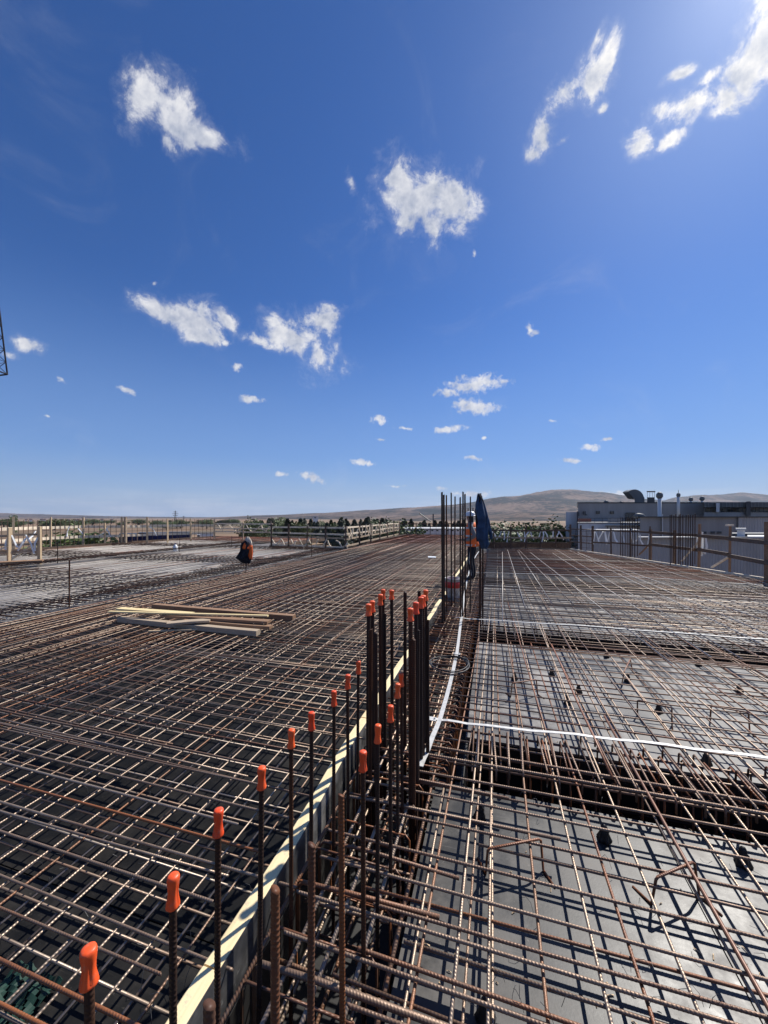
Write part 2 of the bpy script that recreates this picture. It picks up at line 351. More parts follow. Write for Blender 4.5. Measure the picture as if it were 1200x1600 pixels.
def wloc(o):
    p = Vector(o.location)
    while o.parent: o = o.parent; p += Vector(o.location)
    return p
def tag(o, label=None, cat=None, group=None, kind=None):
    if label: o['label'] = label
    if cat: o['category'] = cat
    if group: o['group'] = group
    if kind: o['kind'] = kind
    return o
def thing(name, loc, label, cat, group=None, kind=None):
    o = bpy.data.objects.new(name, None); col.objects.link(o); o.location = loc; o.empty_display_size = 0.2
    return tag(o, label, cat, group, kind)
def place(name, me, parent, p, direction=None, roll=0.0):
    """an object sharing the mesh me, its local X laid along direction, at world point p"""
    o = bpy.data.objects.new(name, me); col.objects.link(o)
    o.location = Vector(p) - (wloc(parent) if parent else Vector())
    if direction is not None:
        q = Vector(direction).to_track_quat('X', 'Z'); o.rotation_mode = 'QUATERNION'
        o.rotation_quaternion = q @ Matrix.Rotation(roll, 3, 'X').to_quaternion()
    if parent: o.parent = parent
    return o

_rods = {}
def rod(L, r, mat, var=0, n=6, bow=0.006, segs=5):
    """a plain bar along X, slightly bowed; cached so alike bars share one mesh"""
    key = (round(L, 2), r, mat, var, n)
    if key not in _rods:
        rg = random.Random(hash(key) & 0xffff)
        pts = []
        for i in range(segs + 1):
            u = i / segs
            k = math.sin(u * math.pi) * bow * rg.uniform(-1, 1)
            pts.append((u * L, k + rg.uniform(-1, 1) * 0.002, math.sin(u * math.pi * 3) * bow * 0.4 * rg.uniform(-1, 1)))
        _rods[key] = MB().tube(pts, r, n).mesh('rebar', M[mat], smooth=True)
    return _rods[key]
def ribbed(L, r, mat, n=8, pitch=0.013, var=0):
    """a deformed bar along X with real slanted ribs, shared by alike bars"""
    key = ('rib', round(L, 2), r, mat, n, var)
    if key not in _rods:
        rings = []; x = 0.0; k = 0
        prof = [(0.0, 1.0), (0.55, 1.0), (0.65, 1.07), (0.9, 1.07)]
        while x < L:
            for f, q in prof:
                ring = []
                for j in range(n):
                    a = 2 * math.pi * j / n
                    long_rib = 1.05 if j % (n // 2) == 0 else 1.0
                    side = 0.5 * abs(math.sin(a)) * (1 if math.sin(a) >= 0 else -1)
                    rr = r * max(q, long_rib)
                    ring.append(Vector((x + (f + side * 0.9) * pitch, rr * math.cos(a), rr * math.sin(a))))
                rings.append(ring)
            x += pitch
        _rods[key] = MB().loft(rings).mesh('ribbed_bar', M[mat], smooth=True)
    return _rods[key]

# ------------------------------------------------------------------ far setting: ground, hills
def mat_ground():
    m = bpy.data.materials.new('dry_fields'); m.use_nodes = True
    t = NT(m.node_tree)
    p = t.n('ShaderNodeBsdfPrincipled', i_Roughness=0.95); o = t.n('ShaderNodeOutputMaterial'); t.t.links.new(p.outputs[0], o.inputs[0])
    g = t.n('ShaderNodeNewGeometry').outputs['Position']
    vo = t.n('ShaderNodeTexVoronoi', i_Scale=0.006); t.set(vo.inputs['Vector'], g)
    n1 = t.noise(g, 0.02, 6, 0.6); n2 = t.noise(g, 0.4, 5, 0.6)
    f = t.m('ADD', t.m('MULTIPLY', vo.outputs['Color'], 0.45), t.m('MULTIPLY', n1, 0.55))
    c = t.ramp(f, [(0.25, (0.07, 0.07, 0.035)), (0.42, (0.22, 0.13, 0.07)), (0.6, (0.31, 0.20, 0.11)), (0.8, (0.36, 0.27, 0.16))])
    c = t.mix(t.m('MULTIPLY', n2, 0.5), c, (0.12, 0.085, 0.05, 1))
    t.set(p.inputs['Base Color'], c)
    return m
GZ = -8.0
mb = MB(); mb.add([(-9000, -3000, GZ), (9000, -3000, GZ), (9000, 9000, GZ), (-9000, 9000, GZ)], [(0, 1, 2, 3)])
tag(mb.build('ground', mat_ground()), kind='structure')

def mat_hill():
    m = bpy.data.materials.new('dry_hillside'); m.use_nodes = True
    t = NT(m.node_tree)
    p = t.n('ShaderNodeBsdfPrincipled', i_Roughness=0.95); o = t.n('ShaderNodeOutputMaterial'); t.t.links.new(p.outputs[0], o.inputs[0])
    p.inputs['Specular IOR Level'].default_value = 0.1
    g = t.n('ShaderNodeNewGeometry').outputs['Position']
    mp = t.n('ShaderNodeMapping'); t.set(mp.inputs[0], g); mp.inputs[3].default_value = (1, 0.6, 4)
    n1 = t.noise(mp.outputs[0], 0.0035, 8, 0.62, 0.5); n2 = t.noise(g, 0.03, 6, 0.7); n3 = t.noise(g, 0.012, 4)
    f = t.m('ADD', t.m('MULTIPLY', n1, 0.72), t.m('MULTIPLY_ADD', n2, 0.62, -.15))
    c = t.ramp(f, [(0.465, (0.012, 0.017, 0.017)), (0.5, (0.036, 0.030, 0.027)), (0.535, (0.105, 0.073, 0.056)), (0.60, (0.18, 0.125, 0.095))])
    vor = t.n('ShaderNodeTexVoronoi', i_Scale=0.035); t.set(vor.inputs['Vector'], g)
    dots = t.m('MULTIPLY', t.smooth(vor.outputs['Distance'], 0.42, 0.25), t.smooth(n3, 0.48, 0.62))
    c = t.mix(t.m('MULTIPLY', dots, 0.75), c, (0.035, 0.04, 0.025, 1))
    t.set(p.inputs['Base Color'], c)
    return m
HM = mat_hill()
def hills(name, sky, d0, d1, crest, seed, amp, nu=260, nv=44):
    mb = MB(); vs = []
    for i in range(nu + 1):
        px = sky[0][0] + (sky[-1][0] - sky[0][0]) * i / nu
        for (a, b) in zip(sky, sky[1:]):
            if a[0] <= px <= b[0]:
                u = (px - a[0]) / (b[0] - a[0]); u = u * u * (3 - 2 * u) * .5 + u * .5; py = a[1] + (b[1] - a[1]) * u; break
        for j in range(nv + 1):
            v = j / nv; d = d0 + (d1 - d0) * v
            hc = H - (py - HOR) / F * (d0 + (d1 - d0) * crest) - GZ
            s = v / crest if v < crest else max(0.0, 1 - (v - crest) / (1 - crest))
            s = s * s * (3 - 2 * s) * .45 + s * .55
            p = W(px, HOR, d)
            q = Vector((p.x * 0.0016, p.y * 0.0016, seed))
            rid = 1 - abs(noise.noise(q * 1.3)) * 2
            f = noise.fractal(q * 2.1, 1.0, 2.0, 5)
            edge = 4 * s * (1 - s * 0.82)
            z = GZ - 1 + (hc + 1) * s + amp * hc * (f * 0.55 + rid * 0.35 - .2) * edge * 0.33
            vs.append((p.x, p.y, z))
    fs = [(i * (nv + 1) + j, (i + 1) * (nv + 1) + j, (i + 1) * (nv + 1) + j + 1, i * (nv + 1) + j + 1) for i in range(nu) for j in range(nv)]
    mb.add(vs, fs)
    return tag(mb.build(name, HM, smooth=True), kind='structure')
hills('hills', [(330, 808.3), (420, 805), (500, 801.5), (580, 797), (640, 793.5), (700, 789.5), (740, 785), (790, 775), (840, 768.5), (885, 766.5), (930, 769), (975, 775), (1010, 780), (1060, 781), (1200, 782), (1500, 790), (1800, 806)], 1500, 4200, 0.62, 3.1, 0.55)
hills('hills', [(980, 800), (1020, 786), (1060, 777), (1095, 773), (1150, 771.5), (1200, 773), (1300, 779), (1500, 788), (1700, 806)], 2200, 4600, 0.5, 8.7, 0.45, 160)
hills('hills', [(-900, 799), (-300, 799), (-60, 798), (0, 801.5), (40, 803), (100, 804.5), (180, 806.5), (260, 807.6), (330, 808.2), (420, 807)], 2600, 5200, 0.6, 5.3, 0.35, 160)
hills('hills', [(560, 812), (640, 806), (700, 803), (760, 804), (820, 799), (900, 797), (980, 801), (1040, 808)], 900, 2100, 0.6, 1.7, 0.6, 140)

# ------------------------------------------------------------------ formwork deck
ZR, ZL, ZT = -0.14, -0.16, -0.62          # right deck, left deck, trough bottom
BX = -0.92                                # right face of the stop board
def edge_x(y): return 11.1 - 0.36 * y     # the right edge of the slab runs askew
deck = thing('formwork_deck', (0, 0, ZR), None, None, kind='structure')
def panels(x0, x1, y0, y1, z, mat, pw=1.25, pl=2.5, clip=None):
    y = y0
    while y < y1 - 0.05:
        ye = min(y + pl, y1); x = x0
        while x < x1 - 0.05:
            xe = min(x + pw, x1); g = 0.003
            if clip:
                e0, e1 = clip(y), clip(ye)
                if x > max(e0, e1) - .02: x = xe; continue
                a, b = min(xe, e0), min(xe, e1); a = max(a, x + .01); b = max(b, x + .01)
            else: a = b = xe
            zz = z + random.uniform(-0.0015, 0.0015)
            q = [(x + g, y + g), (a - g, y + g), (b - g, ye - g), (x + g, ye - g)]
            mb = MB(); mb.add([(u, v, zz) for u, v in q] + [(u, v, zz - 0.018) for u, v in q], [(0, 1, 2, 3), (7, 6, 5, 4), (0, 4, 5, 1), (1, 5, 6, 2), (2, 6, 7, 3), (3, 7, 4, 0)])
            mb.build('plywood_panel', M[mat], deck)
            x = xe
        y = ye
B1, B2, B3 = (2.49, 3.05), (5.45, 6.0), (10.3, 10.8)
panels(-0.36, 10.5, -1.2, B1[0], ZR, 'deck', 1.25, 3.7, edge_x)
panels(-0.21, 10.5, B1[1], B2[0], ZR, 'deck_bay', 1.25, 2.4, edge_x)
panels(-0.21, 10.0, B2[1], B3[0], ZR, 'deck_bay', 2.5, 4.3, edge_x)
panels(-0.21, 8.0, B3[1], 20.6, ZR, 'deck', 2.5, 4.9, edge_x)
panels(-7.15, -0.985, -1.2, 9.9, ZL, 'deck_left', 1.25, 2.5)
panels(-7.15, -0.985, 9.9, 34, ZL, 'deck_left', 3.1, 5)
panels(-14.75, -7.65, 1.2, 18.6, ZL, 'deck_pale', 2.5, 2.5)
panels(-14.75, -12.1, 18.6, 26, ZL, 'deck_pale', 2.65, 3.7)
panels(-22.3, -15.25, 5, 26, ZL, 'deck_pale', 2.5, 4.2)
def trough(x0, x1, y0, y1, zt=ZR):
    mb = MB(); cx, cy = (x0 + x1) / 2, (y0 + y1) / 2; zm = (zt - 0.02 + ZT) / 2; h = zt - 0.02 - ZT
    mb.box((cx, cy, ZT - 0.01), (x1 - x0, y1 - y0, 0.02))
    if x1 - x0 > y1 - y0: mb.box((cx, y0 - .012, zm), (x1 - x0, 0.02, h)); mb.box((cx, y1 + .012, zm), (x1 - x0, 0.02, h))
    else: mb.box((x0 - .012, cy, zm), (0.02, y1 - y0, h)); mb.box((x1 + .012, cy, zm), (0.02, y1 - y0, h))
    mb.build('beam_trough', M['trough'], deck)
trough(BX + .03, -0.36, -1.2, 2.47); trough(BX + .03, -0.21, 2.47, 34)
for b in (B1, B2, B3): trough(-0.19, edge_x(b[0]), b[0], b[1])
trough(-7.62, -7.18, -1, 34, ZL); trough(-15.22, -14.78, 4, 26, ZL)
for yb in (9.9,): pass
# slab edge boards
mb = MB()
def edge_board(a, b, m='rail_dark'): MB().beam((a[0], a[1], -0.06), (b[0], b[1], -0.06), 0.06, 0.2).build('edge_board', M[m], deck)
edge_board((edge_x(-1), -1), (edge_x(20.6), 20.6), 'rail_white'); edge_board((edge_x(20.6), 20.6), (-0.1, 20.6))
edge_board((-0.92, 34.1), (-7.9, 34.1)); edge_board((-7.75, 18.7), (-7.75, 34)); edge_board((-12.1, 18.68), (-7.75, 18.68))
edge_board((-22.35, 5), (-22.35, 26)); edge_board((-22.3, 26.05), (-12.1, 26.05)); edge_board((-12.05, 18.7), (-12.05, 26))

# haze: one closed box of pale air
def haze():
    m = bpy.data.materials.new('pale_air'); m.use_nodes = True
    t = NT(m.node_tree); v = t.n('ShaderNodeVolumePrincipled', i_Density=HAZE); v.inputs['Color'].default_value = (.72, .82, 1.0, 1); v.inputs['Anisotropy'].default_value = .2
    o = t.n('ShaderNodeOutputMaterial'); t.t.links.new(v.outputs[0], o.inputs['Volume'])
    tag(MB().box((0, 3000, 145), (19000, 13000, 310)).build('haze', m), kind='stuff')
HAZE = 7.5e-5
haze()
# concrete shell of the storey below, closing the deck off from the sky underneath
mb = MB(); mb.box((-11.5, 11, -4.6), (20, 20, 6.6)); mb.box((3, 9, -4.6), (8, 18, 6.6))
tag(mb.build('lower_storey', M['concrete']), kind='structure')

# stop board along the pour joint: yellow batten on top of a dark film-faced board
sb = thing('stop_board', (BX, 8, 0), 'long wavy stop board with yellow timber top running between the two rebar decks', 'board')
def bx(y): return BX - 0.028 + 0.012 * math.sin(y * 1.7) + 0.008 * math.sin(y * 4.1 + 1)
y = -0.6; i = 0
while y < 22:
    ye = min(22, y + (1.7 if y < 6 else 4.0)); n = 6
    top = MB(); face = MB(); rt = []; rf = []
    dz = random.uniform(-0.006, 0.006)
    for k in range(n + 1):
        yy = y + 0.003 + (ye - y - 0.006) * k / n; x = bx(yy)
        rt.append([Vector((x - .038, yy, -0.03 + dz)), Vector((x + .026, yy, -0.03 + dz)), Vector((x + .026, yy, 0.026 + dz)), Vector((x + .02, yy, 0.03 + dz)), Vector((x - .033, yy, 0.03 + dz)), Vector((x - .038, yy, 0.026 + dz))])
        rf.append([Vector((x + .008, yy, ZT)), Vector((x + .029, yy, ZT)), Vector((x + .029, yy, 0.027 + dz)), Vector((x + .0265, yy, 0.027 + dz)), Vector((x + .008, yy, -.032 + dz))])
    top.loft(rt).build('batten', M['wood_batten'], sb); face.loft(rf).build('face_board', M['board_face'], sb)
    y = ye

# ------------------------------------------------------------------ rebar mats
UX, UY = Vector((1, 0, 0)), Vector((0, 1, 0))
def J(a): return random.uniform(-a, a)
def visible_len_x(y): return -1.85 * max(y, 0.4) - 2.2
def bar_y(parent, x, y0, y1, z, r, mat, n=6, tilt=0.004, ribs=False):
    L = round((y1 - y0) * 2) / 2
    me = ribbed(L, r, mat) if ribs else rod(L, r, mat, random.randrange(4), n)
    d = Vector((J(tilt), 1, J(0.0012)))
    return place('rebar', me, parent, (x, y0, z), d, random.uniform(0, 6))
def bar_x(parent, y, x0, x1, z, r, mat, n=6, tilt=0.006, ribs=False):
    L = round((x1 - x0) * 2) / 2
    me = ribbed(L, r, mat) if ribs else rod(L, r, mat, random.randrange(4), n)
    d = Vector((1, J(tilt), J(0.0012)))
    return place('rebar', me, parent, (x0, y, z), d, random.uniform(0, 6))
class Stuff:
    def __init__(s): s.mb = MB()
    def y(s, x, y0, y1, z, r, n=4, t=0.004):
        k = J(t); s.mb.tube([(x, y0, z), (x + k * (y1 - y0) * .5 + J(.008), (y0 + y1) / 2, z + J(.004)), (x + k * (y1 - y0), y1, z)], r, n)
    def x(s, y, x0, x1, z, r, n=4, t=0.005):
        k = J(t); s.mb.tube([(x0, y, z), ((x0 + x1) / 2, y + k * (x1 - x0) * .5 + J(.008), z + J(.004)), (x1, y + k * (x1 - x0), z)], r, n)
    def done(s, parent, mat):
        o = s.mb.build('rebar', M[mat], parent, smooth=True); o['kind'] = 'stuff'; return o

# --- right mat
mr = thing('rebar_mat', (4, 6, 0), 'open rebar mat over grey plywood panels on the near right side of the stop board', 'rebar mat')
z1, z2 = -0.016, -0.034                       # top layer: cross bars rest on long bars
near_y = [1.02, 1.17, 1.30, 1.335, 1.455, 1.50, 1.64, 1.79, 1.99, 2.18, 2.36]
for i, y in enumerate(near_y):
    bar_x(mr, y + J(.01), -0.62 + J(.2) + (0.2 if i in (3, 5) else 0), edge_x(y) - 3.2, -0.008 + J(.003), 0.0064, 'bar_tan', 8, 0.012, ribs=True)
for y in (2.52, 2.62): bar_x(mr, y, -0.5, 9.5, 0.004, 0.0085, 'bar_tan', 8, 0.004, ribs=True)
x = -0.30
while x < 4.2:                                # long bars seen close up
    y1 = 5.2 + J(.4) if random.random() < .55 else 9
    rust = 'bar_rust' if random.random() < 0.22 else 'bar'
    bar_y(mr, x + J(.02), 0.2, y1, z2 + .012 + J(.004), 0.0066, rust, 8, 0.02, ribs=False)
    if random.random() < 0.25: bar_y(mr, x + 0.03 + J(.02), 0.3, 2.0 + random.random() * 1.5, z2 + J(.004), 0.006, 'bar', 6, 0.03)
    x += 0.185 + J(.05)
bar_y(mr, 0.86, 0.4, 3.4, 0.006, 0.0085, 'bar_red', 8, 0.0)       # the orange bar
bar_y(mr, 0.70, 2.6, 5.1, 0.012, 0.008, 'bar_red', 8, 0.0)
zb = ZR + 0.022
for y in near_y[::2]: bar_x(mr, y - .05 + J(.015), -0.3 + J(.3), 4.2, -0.034, 0.0062, 'bar_tan', 8, 0.02)
y = 3.1
while y < 10.2:                               # cross bars of the second and third bay
    bar_x(mr, y + J(.02), -0.9, edge_x(y) - 0.3, -0.010 + J(.006), 0.006, 'bar_far' if y > 6 else 'bar_tan', 6, 0.008)
    if random.random() < .3: bar_x(mr, y + .03 + J(.02), 0.2 + random.random() * 2, min(edge_x(y) - .3, 4 + random.random() * 3), -0.006 + J(.006), 0.006, 'bar_rust', 6, 0.02)
    y += 0.14 + J(.03)
x = -0.12
while x < 8.6:                                # long bars of the second and third bay
    bar_y(mr, x + J(.03), 2.7 + J(.3), min(8.2 + J(1.0), (11 - x) / .36), z2 + 0.022 + J(.01), 0.0065, 'bar_rust' if random.random() < .2 else 'bar', 6, 0.035)
    x += 0.18 + J(.05)
s = Stuff()
y = 3.1
while y < 20.5:
    if y > 10.2: s.x(y + J(.03), -0.9, edge_x(y) - 0.2, -0.010 + J(.01), 0.007)
    if y > 11: s.x(y + .08, -0.2, edge_x(y) - .2, zb + 0.012, 0.006)
    if 5.9 < y < 10.2 or y > 11: s.x(y + .11 + J(.04), -0.2, edge_x(y) - .2, 0.004 + J(.012), 0.007)
    y += 0.19
x = 0
while x < 10:
    ymax = min(20.4, (11.0 - x) / .36)
    if ymax > 6: s.y(x + .12 + J(.05), 6.5 + J(2), ymax, -0.02 + J(.02), 0.007, 4, .03)
    x += 0.2
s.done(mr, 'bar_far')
s = Stuff(); x = 0.1
while x < 8:
    ymax = min(20.3, (11.0 - x) / .36)
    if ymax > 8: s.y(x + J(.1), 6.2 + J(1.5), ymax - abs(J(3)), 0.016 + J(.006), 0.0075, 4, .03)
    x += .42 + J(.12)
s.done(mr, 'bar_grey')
s = Stuff()
for k in range(90):                           # rusty bars near the far edge
    y = 11 + random.random() * 9.4; s.x(y, J(1) + 0.5, edge_x(y) - .3, 0.012 + J(.01), 0.0075)
s.done(mr, 'bar_red')

# --- left mat next to the stop board
ml = thing('rebar_mat', (-4, 8, 0), 'dense double rebar mat over black plywood on the left of the yellow stop board', 'rebar mat')
y = 0.42
while y < 9.5:                                # cross bars on top near the camera
    x0 = max(visible_len_x(y), -7.3)
    bar_x(ml, y + J(.018), x0, -1.0 - random.random() * .08, -0.010 + J(.004), 0.0062 if random.random() < .5 else 0.005, random.choice(('bar_rust', 'bar_tan', 'bar_tan', 'bar_tan', 'bar', 'bar', 'bar')), 6 if y > 2.4 else 8, 0.012, ribs=y < 2.2)
    if random.random() < .4: bar_x(ml, y + .04 + J(.02), x0, -1.2 - random.random() * 1.5, -0.010 + J(.004), 0.0056, 'bar', 6, 0.02)
    y += 0.118 + J(.03)
x = -1.1
while x > -7.1:
    ya = max(0.0, -x * 0.5 - 1.5)
    bar_y(ml, x + J(.02), ya, ya + 6 + J(.5), -0.021 + J(.004), 0.005, 'bar_rust' if random.random() < .12 else 'bar', 6, 0.012)
    x -= 0.15 + J(.03)
x = -1.12
while x > -7.15:                              # longer bars lying over the far part
    y0 = 4.2 + J(.5) if x > -3.0 else (2.0 + J(.4) if x > -5 else 1.6)
    bar_y(ml, x + J(.03), y0, 14 + J(2), 0.002 + J(.004), 0.0052, 'bar', 6, 0.010)
    if random.random() < .35: bar_y(ml, x + .03, y0 + 1.5 + J(1), 12, 0.004 + J(.004), 0.006, 'bar_rust', 6, 0.01)
    x -= 0.15 + J(.04)
s = Stuff()
y = 0.3
while y < 34:
    x0 = max(visible_len_x(y), -7.15)
    s.x(y + J(.03), x0, -1.02, ZL + 0.065, 0.006, 5)
    if y > 9.5: s.x(y + .05 + J(.04), -7.2, -1.02, -0.012 + J(.01), 0.0065)
    if y > 5 and int(y / .15) % 2: s.x(y + .02 + J(.04), -7.2 + J(.3), -1.05 - random.random() * 2, 0.010 + J(.004), 0.0058)
    y += 0.15
x = -1.05
while x > -7.15:
    s.y(x + J(.02), max(0, -x * .5 - 1.5), 34, ZL + 0.052, 0.006, 5, .0)
    s.y(x + J(.05), 12 + J(2), 33.8, 0.0 + J(.012), 0.0075)
    x -= 0.19
s.done(ml, 'bar_far')
s = Stuff()
for k in range(150):
    y = 22 + random.random() * 11.8; s.x(y, -7.5, -1, 0.012 + J(.012), 0.009)
for k in range(60):
    x = -1 - random.random() * 6; s.y(x, 16 + J(4), 33.8, 0.016, 0.008)
s.done(ml, 'bar_red')

# --- the two mats further left
for (xa, xb, ya, yb, lab) in ((-14.7, -7.7, 1.5, 18.5, 'low grey rebar mat on the left around the stake with the hi-vis vest'),
                              (-22.2, -15.3, 6, 25.9, 'farthest left rebar mat beside the long mesh guard rail')):
    mt = thing('rebar_mat', ((xa + xb) / 2, (ya + yb) / 2, -0.1), lab, 'rebar mat')
    near = xa > -15
    x = xb - .05; cnt = 0
    while x > xa:
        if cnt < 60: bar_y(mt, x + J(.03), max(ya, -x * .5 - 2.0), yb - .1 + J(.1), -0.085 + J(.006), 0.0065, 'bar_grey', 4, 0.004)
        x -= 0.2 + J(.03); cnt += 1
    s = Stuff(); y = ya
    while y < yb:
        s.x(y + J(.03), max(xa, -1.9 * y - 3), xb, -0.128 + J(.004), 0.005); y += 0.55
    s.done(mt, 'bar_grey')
    s = Stuff()
    for band in ((6.4, 8.0), (11.5, 12.8), (17.2, 18.4)):          # lapped top bars over the supports
        y = band[0] - .2
        while y < min(band[1] + .2, yb):
            s.x(y + J(.02), max(xa, -1.9 * y - 3), xb + .1, -0.012 + J(.01), 0.008); y += 0.24
        x = xb
        while x > xa:
            s.y(x + J(.03), band[0] - .5 + J(.5), min(yb, band[1] + .5 + J(.5)), 0.0 + J(.01), 0.008); x -= 0.2
    y = ya
    while y < yb:
        s.x(y, xb - .9 + J(.25), xb + 0.35, -0.005 + J(.008), 0.008); s.x(y + .08, xb - .5 + J(.15), xb + 0.35, 0.012 + J(.008), 0.008); y += 0.15
    for k in range(5): s.y(xb - .05 - k * .1, ya, yb, .012, .009)
    s.done(mt, 'bar_dark')
    s = Stuff()
    for k in range(8):
        x = xb - 1 - random.random() * (xb - xa - 1); y = max(ya, -x * .5 - 1) + random.random() * 9; s.y(x, y, min(yb, y + 3 + random.random() * 6), -0.07, 0.0075)
    s.done(mt, 'bar_red')
s = Stuff()
mt = thing('rebar_mat', (-17, 24, 0), 'red rusty rebar strip by the far edge left of the white lattice railing', 'rebar mat')
for k in range(70): y = 21.5 + random.random() * 4.3; s.x(y, -21.5, -12.3, 0.02 + J(.012), 0.009)
for k in range(40): x = -12.4 - random.random() * 9; s.y(x, 20.5 + J(.6), 25.9, 0.03, 0.008)
s.done(mt, 'bar_red')

# ------------------------------------------------------------------ beam cages
def stirrup_mesh(w, h, r, mat, hook=0.06):
    key = ('st', w, h, r, mat)
    if key not in _rods:
        mb = MB(); a = w / 2; c = 0.02
        pts = [(0, -a + c, 0), (0, a - c, 0), (0, a, -c), (0, a, -h + c), (0, a - c, -h), (0, -a + c, -h), (0, -a, -h + c), (0, -a, -c), (0, -a + c, 0.004), (0, -a + c + hook, -hook * .6)]
        mb.tube(pts, r, 5); _rods[key] = mb.mesh('stirrup', M[mat], smooth=True)
    return _rods[key]
cg = thing('beam_cage', (-0.55, 8, -0.1), 'long beam cage of closely spaced brown stirrups in the trough right of the stop board', 'rebar cage')
sm = stirrup_mesh(0.60, 0.42, 0.006, 'bar_rust'); sm2 = stirrup_mesh(0.44, 0.42, 0.005, 'bar_rust')
y = 0.75; k = 0
while y < 18 and k < 170:
    xc = -0.585 if y > 2.4 else -0.63
    place('stirrup', sm if y > 2.4 else sm2, cg, (xc, y + J(.012), -0.03 + J(.004)), Vector((J(.03), 1, 0)))
    y += 0.19 if y < 2.4 else 0.095 + (0.03 if y > 9 else 0); k += 1
for x in (-.85, -.72, -.60, -.47, -.36):
    bar_y(cg, x, 0.3, 19, -0.045, 0.009, 'bar', 6, 0.001); 
for x in (-.82, -.68, -.55, -.45): bar_y(cg, x, 0.3, 12, -0.43, 0.009, 'bar', 6, 0.001)
for x in (-.76, -.50): bar_y(cg, x, 0.3, 8, -0.24, 0.007, 'bar', 6, 0.003)
for yy, r in ((0.98, .009), (1.2, .01), (1.52, .009), (1.74, .008), (2.06, .008), (2.3, .008)):   # hooked bars leaving the wall foot
    p = [(-0.84, yy, -0.30), (-0.84, yy, -0.06), (-0.815, yy, -0.03), (-0.6, yy + .004, -0.022), (0.05 + J(.3), yy + J(.02), -0.020)]
    MB().tube(p, r, 8).build('hooked_bar', M['bar_tan'], cg, smooth=True)
for yy in (1.1, 1.35, 1.62, 1.85): bar_x(cg, yy, -0.86, -0.30, -0.22 + J(.05), 0.008, 'bar', 6, .05)
cabs = ['cross beam cage of short hooked stirrups nearest the camera, right of the capped bars', 'second dark cross beam cage beyond the first pale panel bay on the right', 'third dark cross beam cage far out on the right mat']
for (b, lab, N) in zip((B1, B2, B3), cabs, (64, 60, 40)):
    c2 = thing('beam_cage', (4, (b[0] + b[1]) / 2, -0.1), lab, 'rebar cage')
    st = stirrup_mesh(0.44, 0.42, 0.006, 'bar_rust' if b is B1 else 'bar_dark', 0.09)
    xe = edge_x(b[1]) - 0.3
    x = -0.15
    while x < xe:
        o = place('stirrup', st, c2, (x + J(.01), (b[0] + b[1]) / 2 + .02, -0.028 + J(.004)), Vector((1, J(.04), 0)))
        x += 0.125 if b is B1 else (0.15 if b is B2 else 0.2)
    yc = (b[0] + b[1]) / 2
    for dy in (-.2, -.08, .06, .2):
        bar_x(c2, yc + dy, -0.8, xe, -0.05 + J(.005), 0.0075, 'bar_far' if b is B1 else 'bar_dark', 6, 0.002, ribs=False)
        bar_x(c2, yc + dy, -0.8, xe, -0.44, 0.010, 'bar_dark', 6, 0.002)
    if b is B1:
        x = -0.1
        while x < 6:
            y0_ = b[0] + .04 + J(.03); L_ = .46 + J(.06); z_ = .004 + J(.006); k_ = J(.02)
            MB().tube([(x + k_, y0_, -.075), (x + k_, y0_, z_ - .012), (x + k_, y0_ + .012, z_), (x, y0_ + L_ - .012, z_), (x, y0_ + L_, z_ - .012), (x, y0_ + L_ + .005, -.07)], .0065, 6).build('hooked_bar', M['bar_tan'], c2, smooth=True); x += 0.105 + J(.02)

# ------------------------------------------------------------------ starter bars with orange caps
def cap_mesh():
    mb = MB(); prof = [(0.0185, 0.0), (0.0205, 0.002), (0.0195, 0.010), (0.0165, 0.024), (0.0150, 0.036), (0.0155, 0.050), (0.0172, 0.064), (0.0182, 0.074), (0.0180, 0.080), (0.0160, 0.0845), (0.010, 0.087), (0.002, 0.0878)]
    def mod(a, z):
        fin = 0.5 + 0.5 * math.cos(4 * a)
        if 0.006 < z < 0.062: return 1 - 0.17 * (fin ** 7)
        return 1 - 0.05 * fin ** 4
    p2 = []
    for (r0, za), (r1, zb_) in zip(prof, prof[1:]):
        for k in range(2): p2.append((r0 + (r1 - r0) * k / 2, za + (zb_ - za) * k / 2))
    mb.lathe(p2 + [prof[-1]], n=32, mod=mod)
    return mb.mesh('safety_cap', M['cap'], smooth=True)
CAP = cap_mesh()
ORD = ['nearest', 'second', 'third', 'fourth', 'fifth', 'sixth', 'seventh', 'eighth', 'ninth', 'tenth', 'eleventh', 'twelfth']
def starter(px, py, zt, zb_, r, mat, capped, label, group, d=None, tilt=0.008, cat='rebar'):
    if d is None: d = (H - zt) * F / (py - HOR)
    p = W(px, py, d); dirv = Vector((J(tilt), J(tilt), 1)).normalized()
    L = round((p.z - zb_) / dirv.z * 10) / 10 + .05
    base = p - dirv * L
    t_ = thing('starter_bar', base, label, cat, group)
    place('ribbed_bar', ribbed(L, r, mat, 10 if d < 3 else 6), t_, base, dirv, random.uniform(0, 6))
    if capped:
        c = bpy.data.objects.new('safety_cap', CAP); col.objects.link(c); c.parent = t_
        c.location = dirv * (L - 0.056) ; c.rotation_euler = (J(.03), J(.03), random.uniform(0, 6)); k = (r / 0.0120 if r > .0105 else .80) + J(.03)
        c.scale = (k, k, .86 + J(.03))
    return t_
G1 = 'orange capped bars standing beside the stop board'
for i, (px, py) in enumerate([(139, 1494), (270, 1380), (341, 1275), (409, 1206), (455, 1146), (487, 1120), (522, 1085), (543, 1060), (560, 1038)]):
    starter(px, py, 0.72, -0.5, 0.0085, 'bar_dark', True, f'{ORD[i]} orange capped bar from the camera in the short row along the yellow stop board', G1)
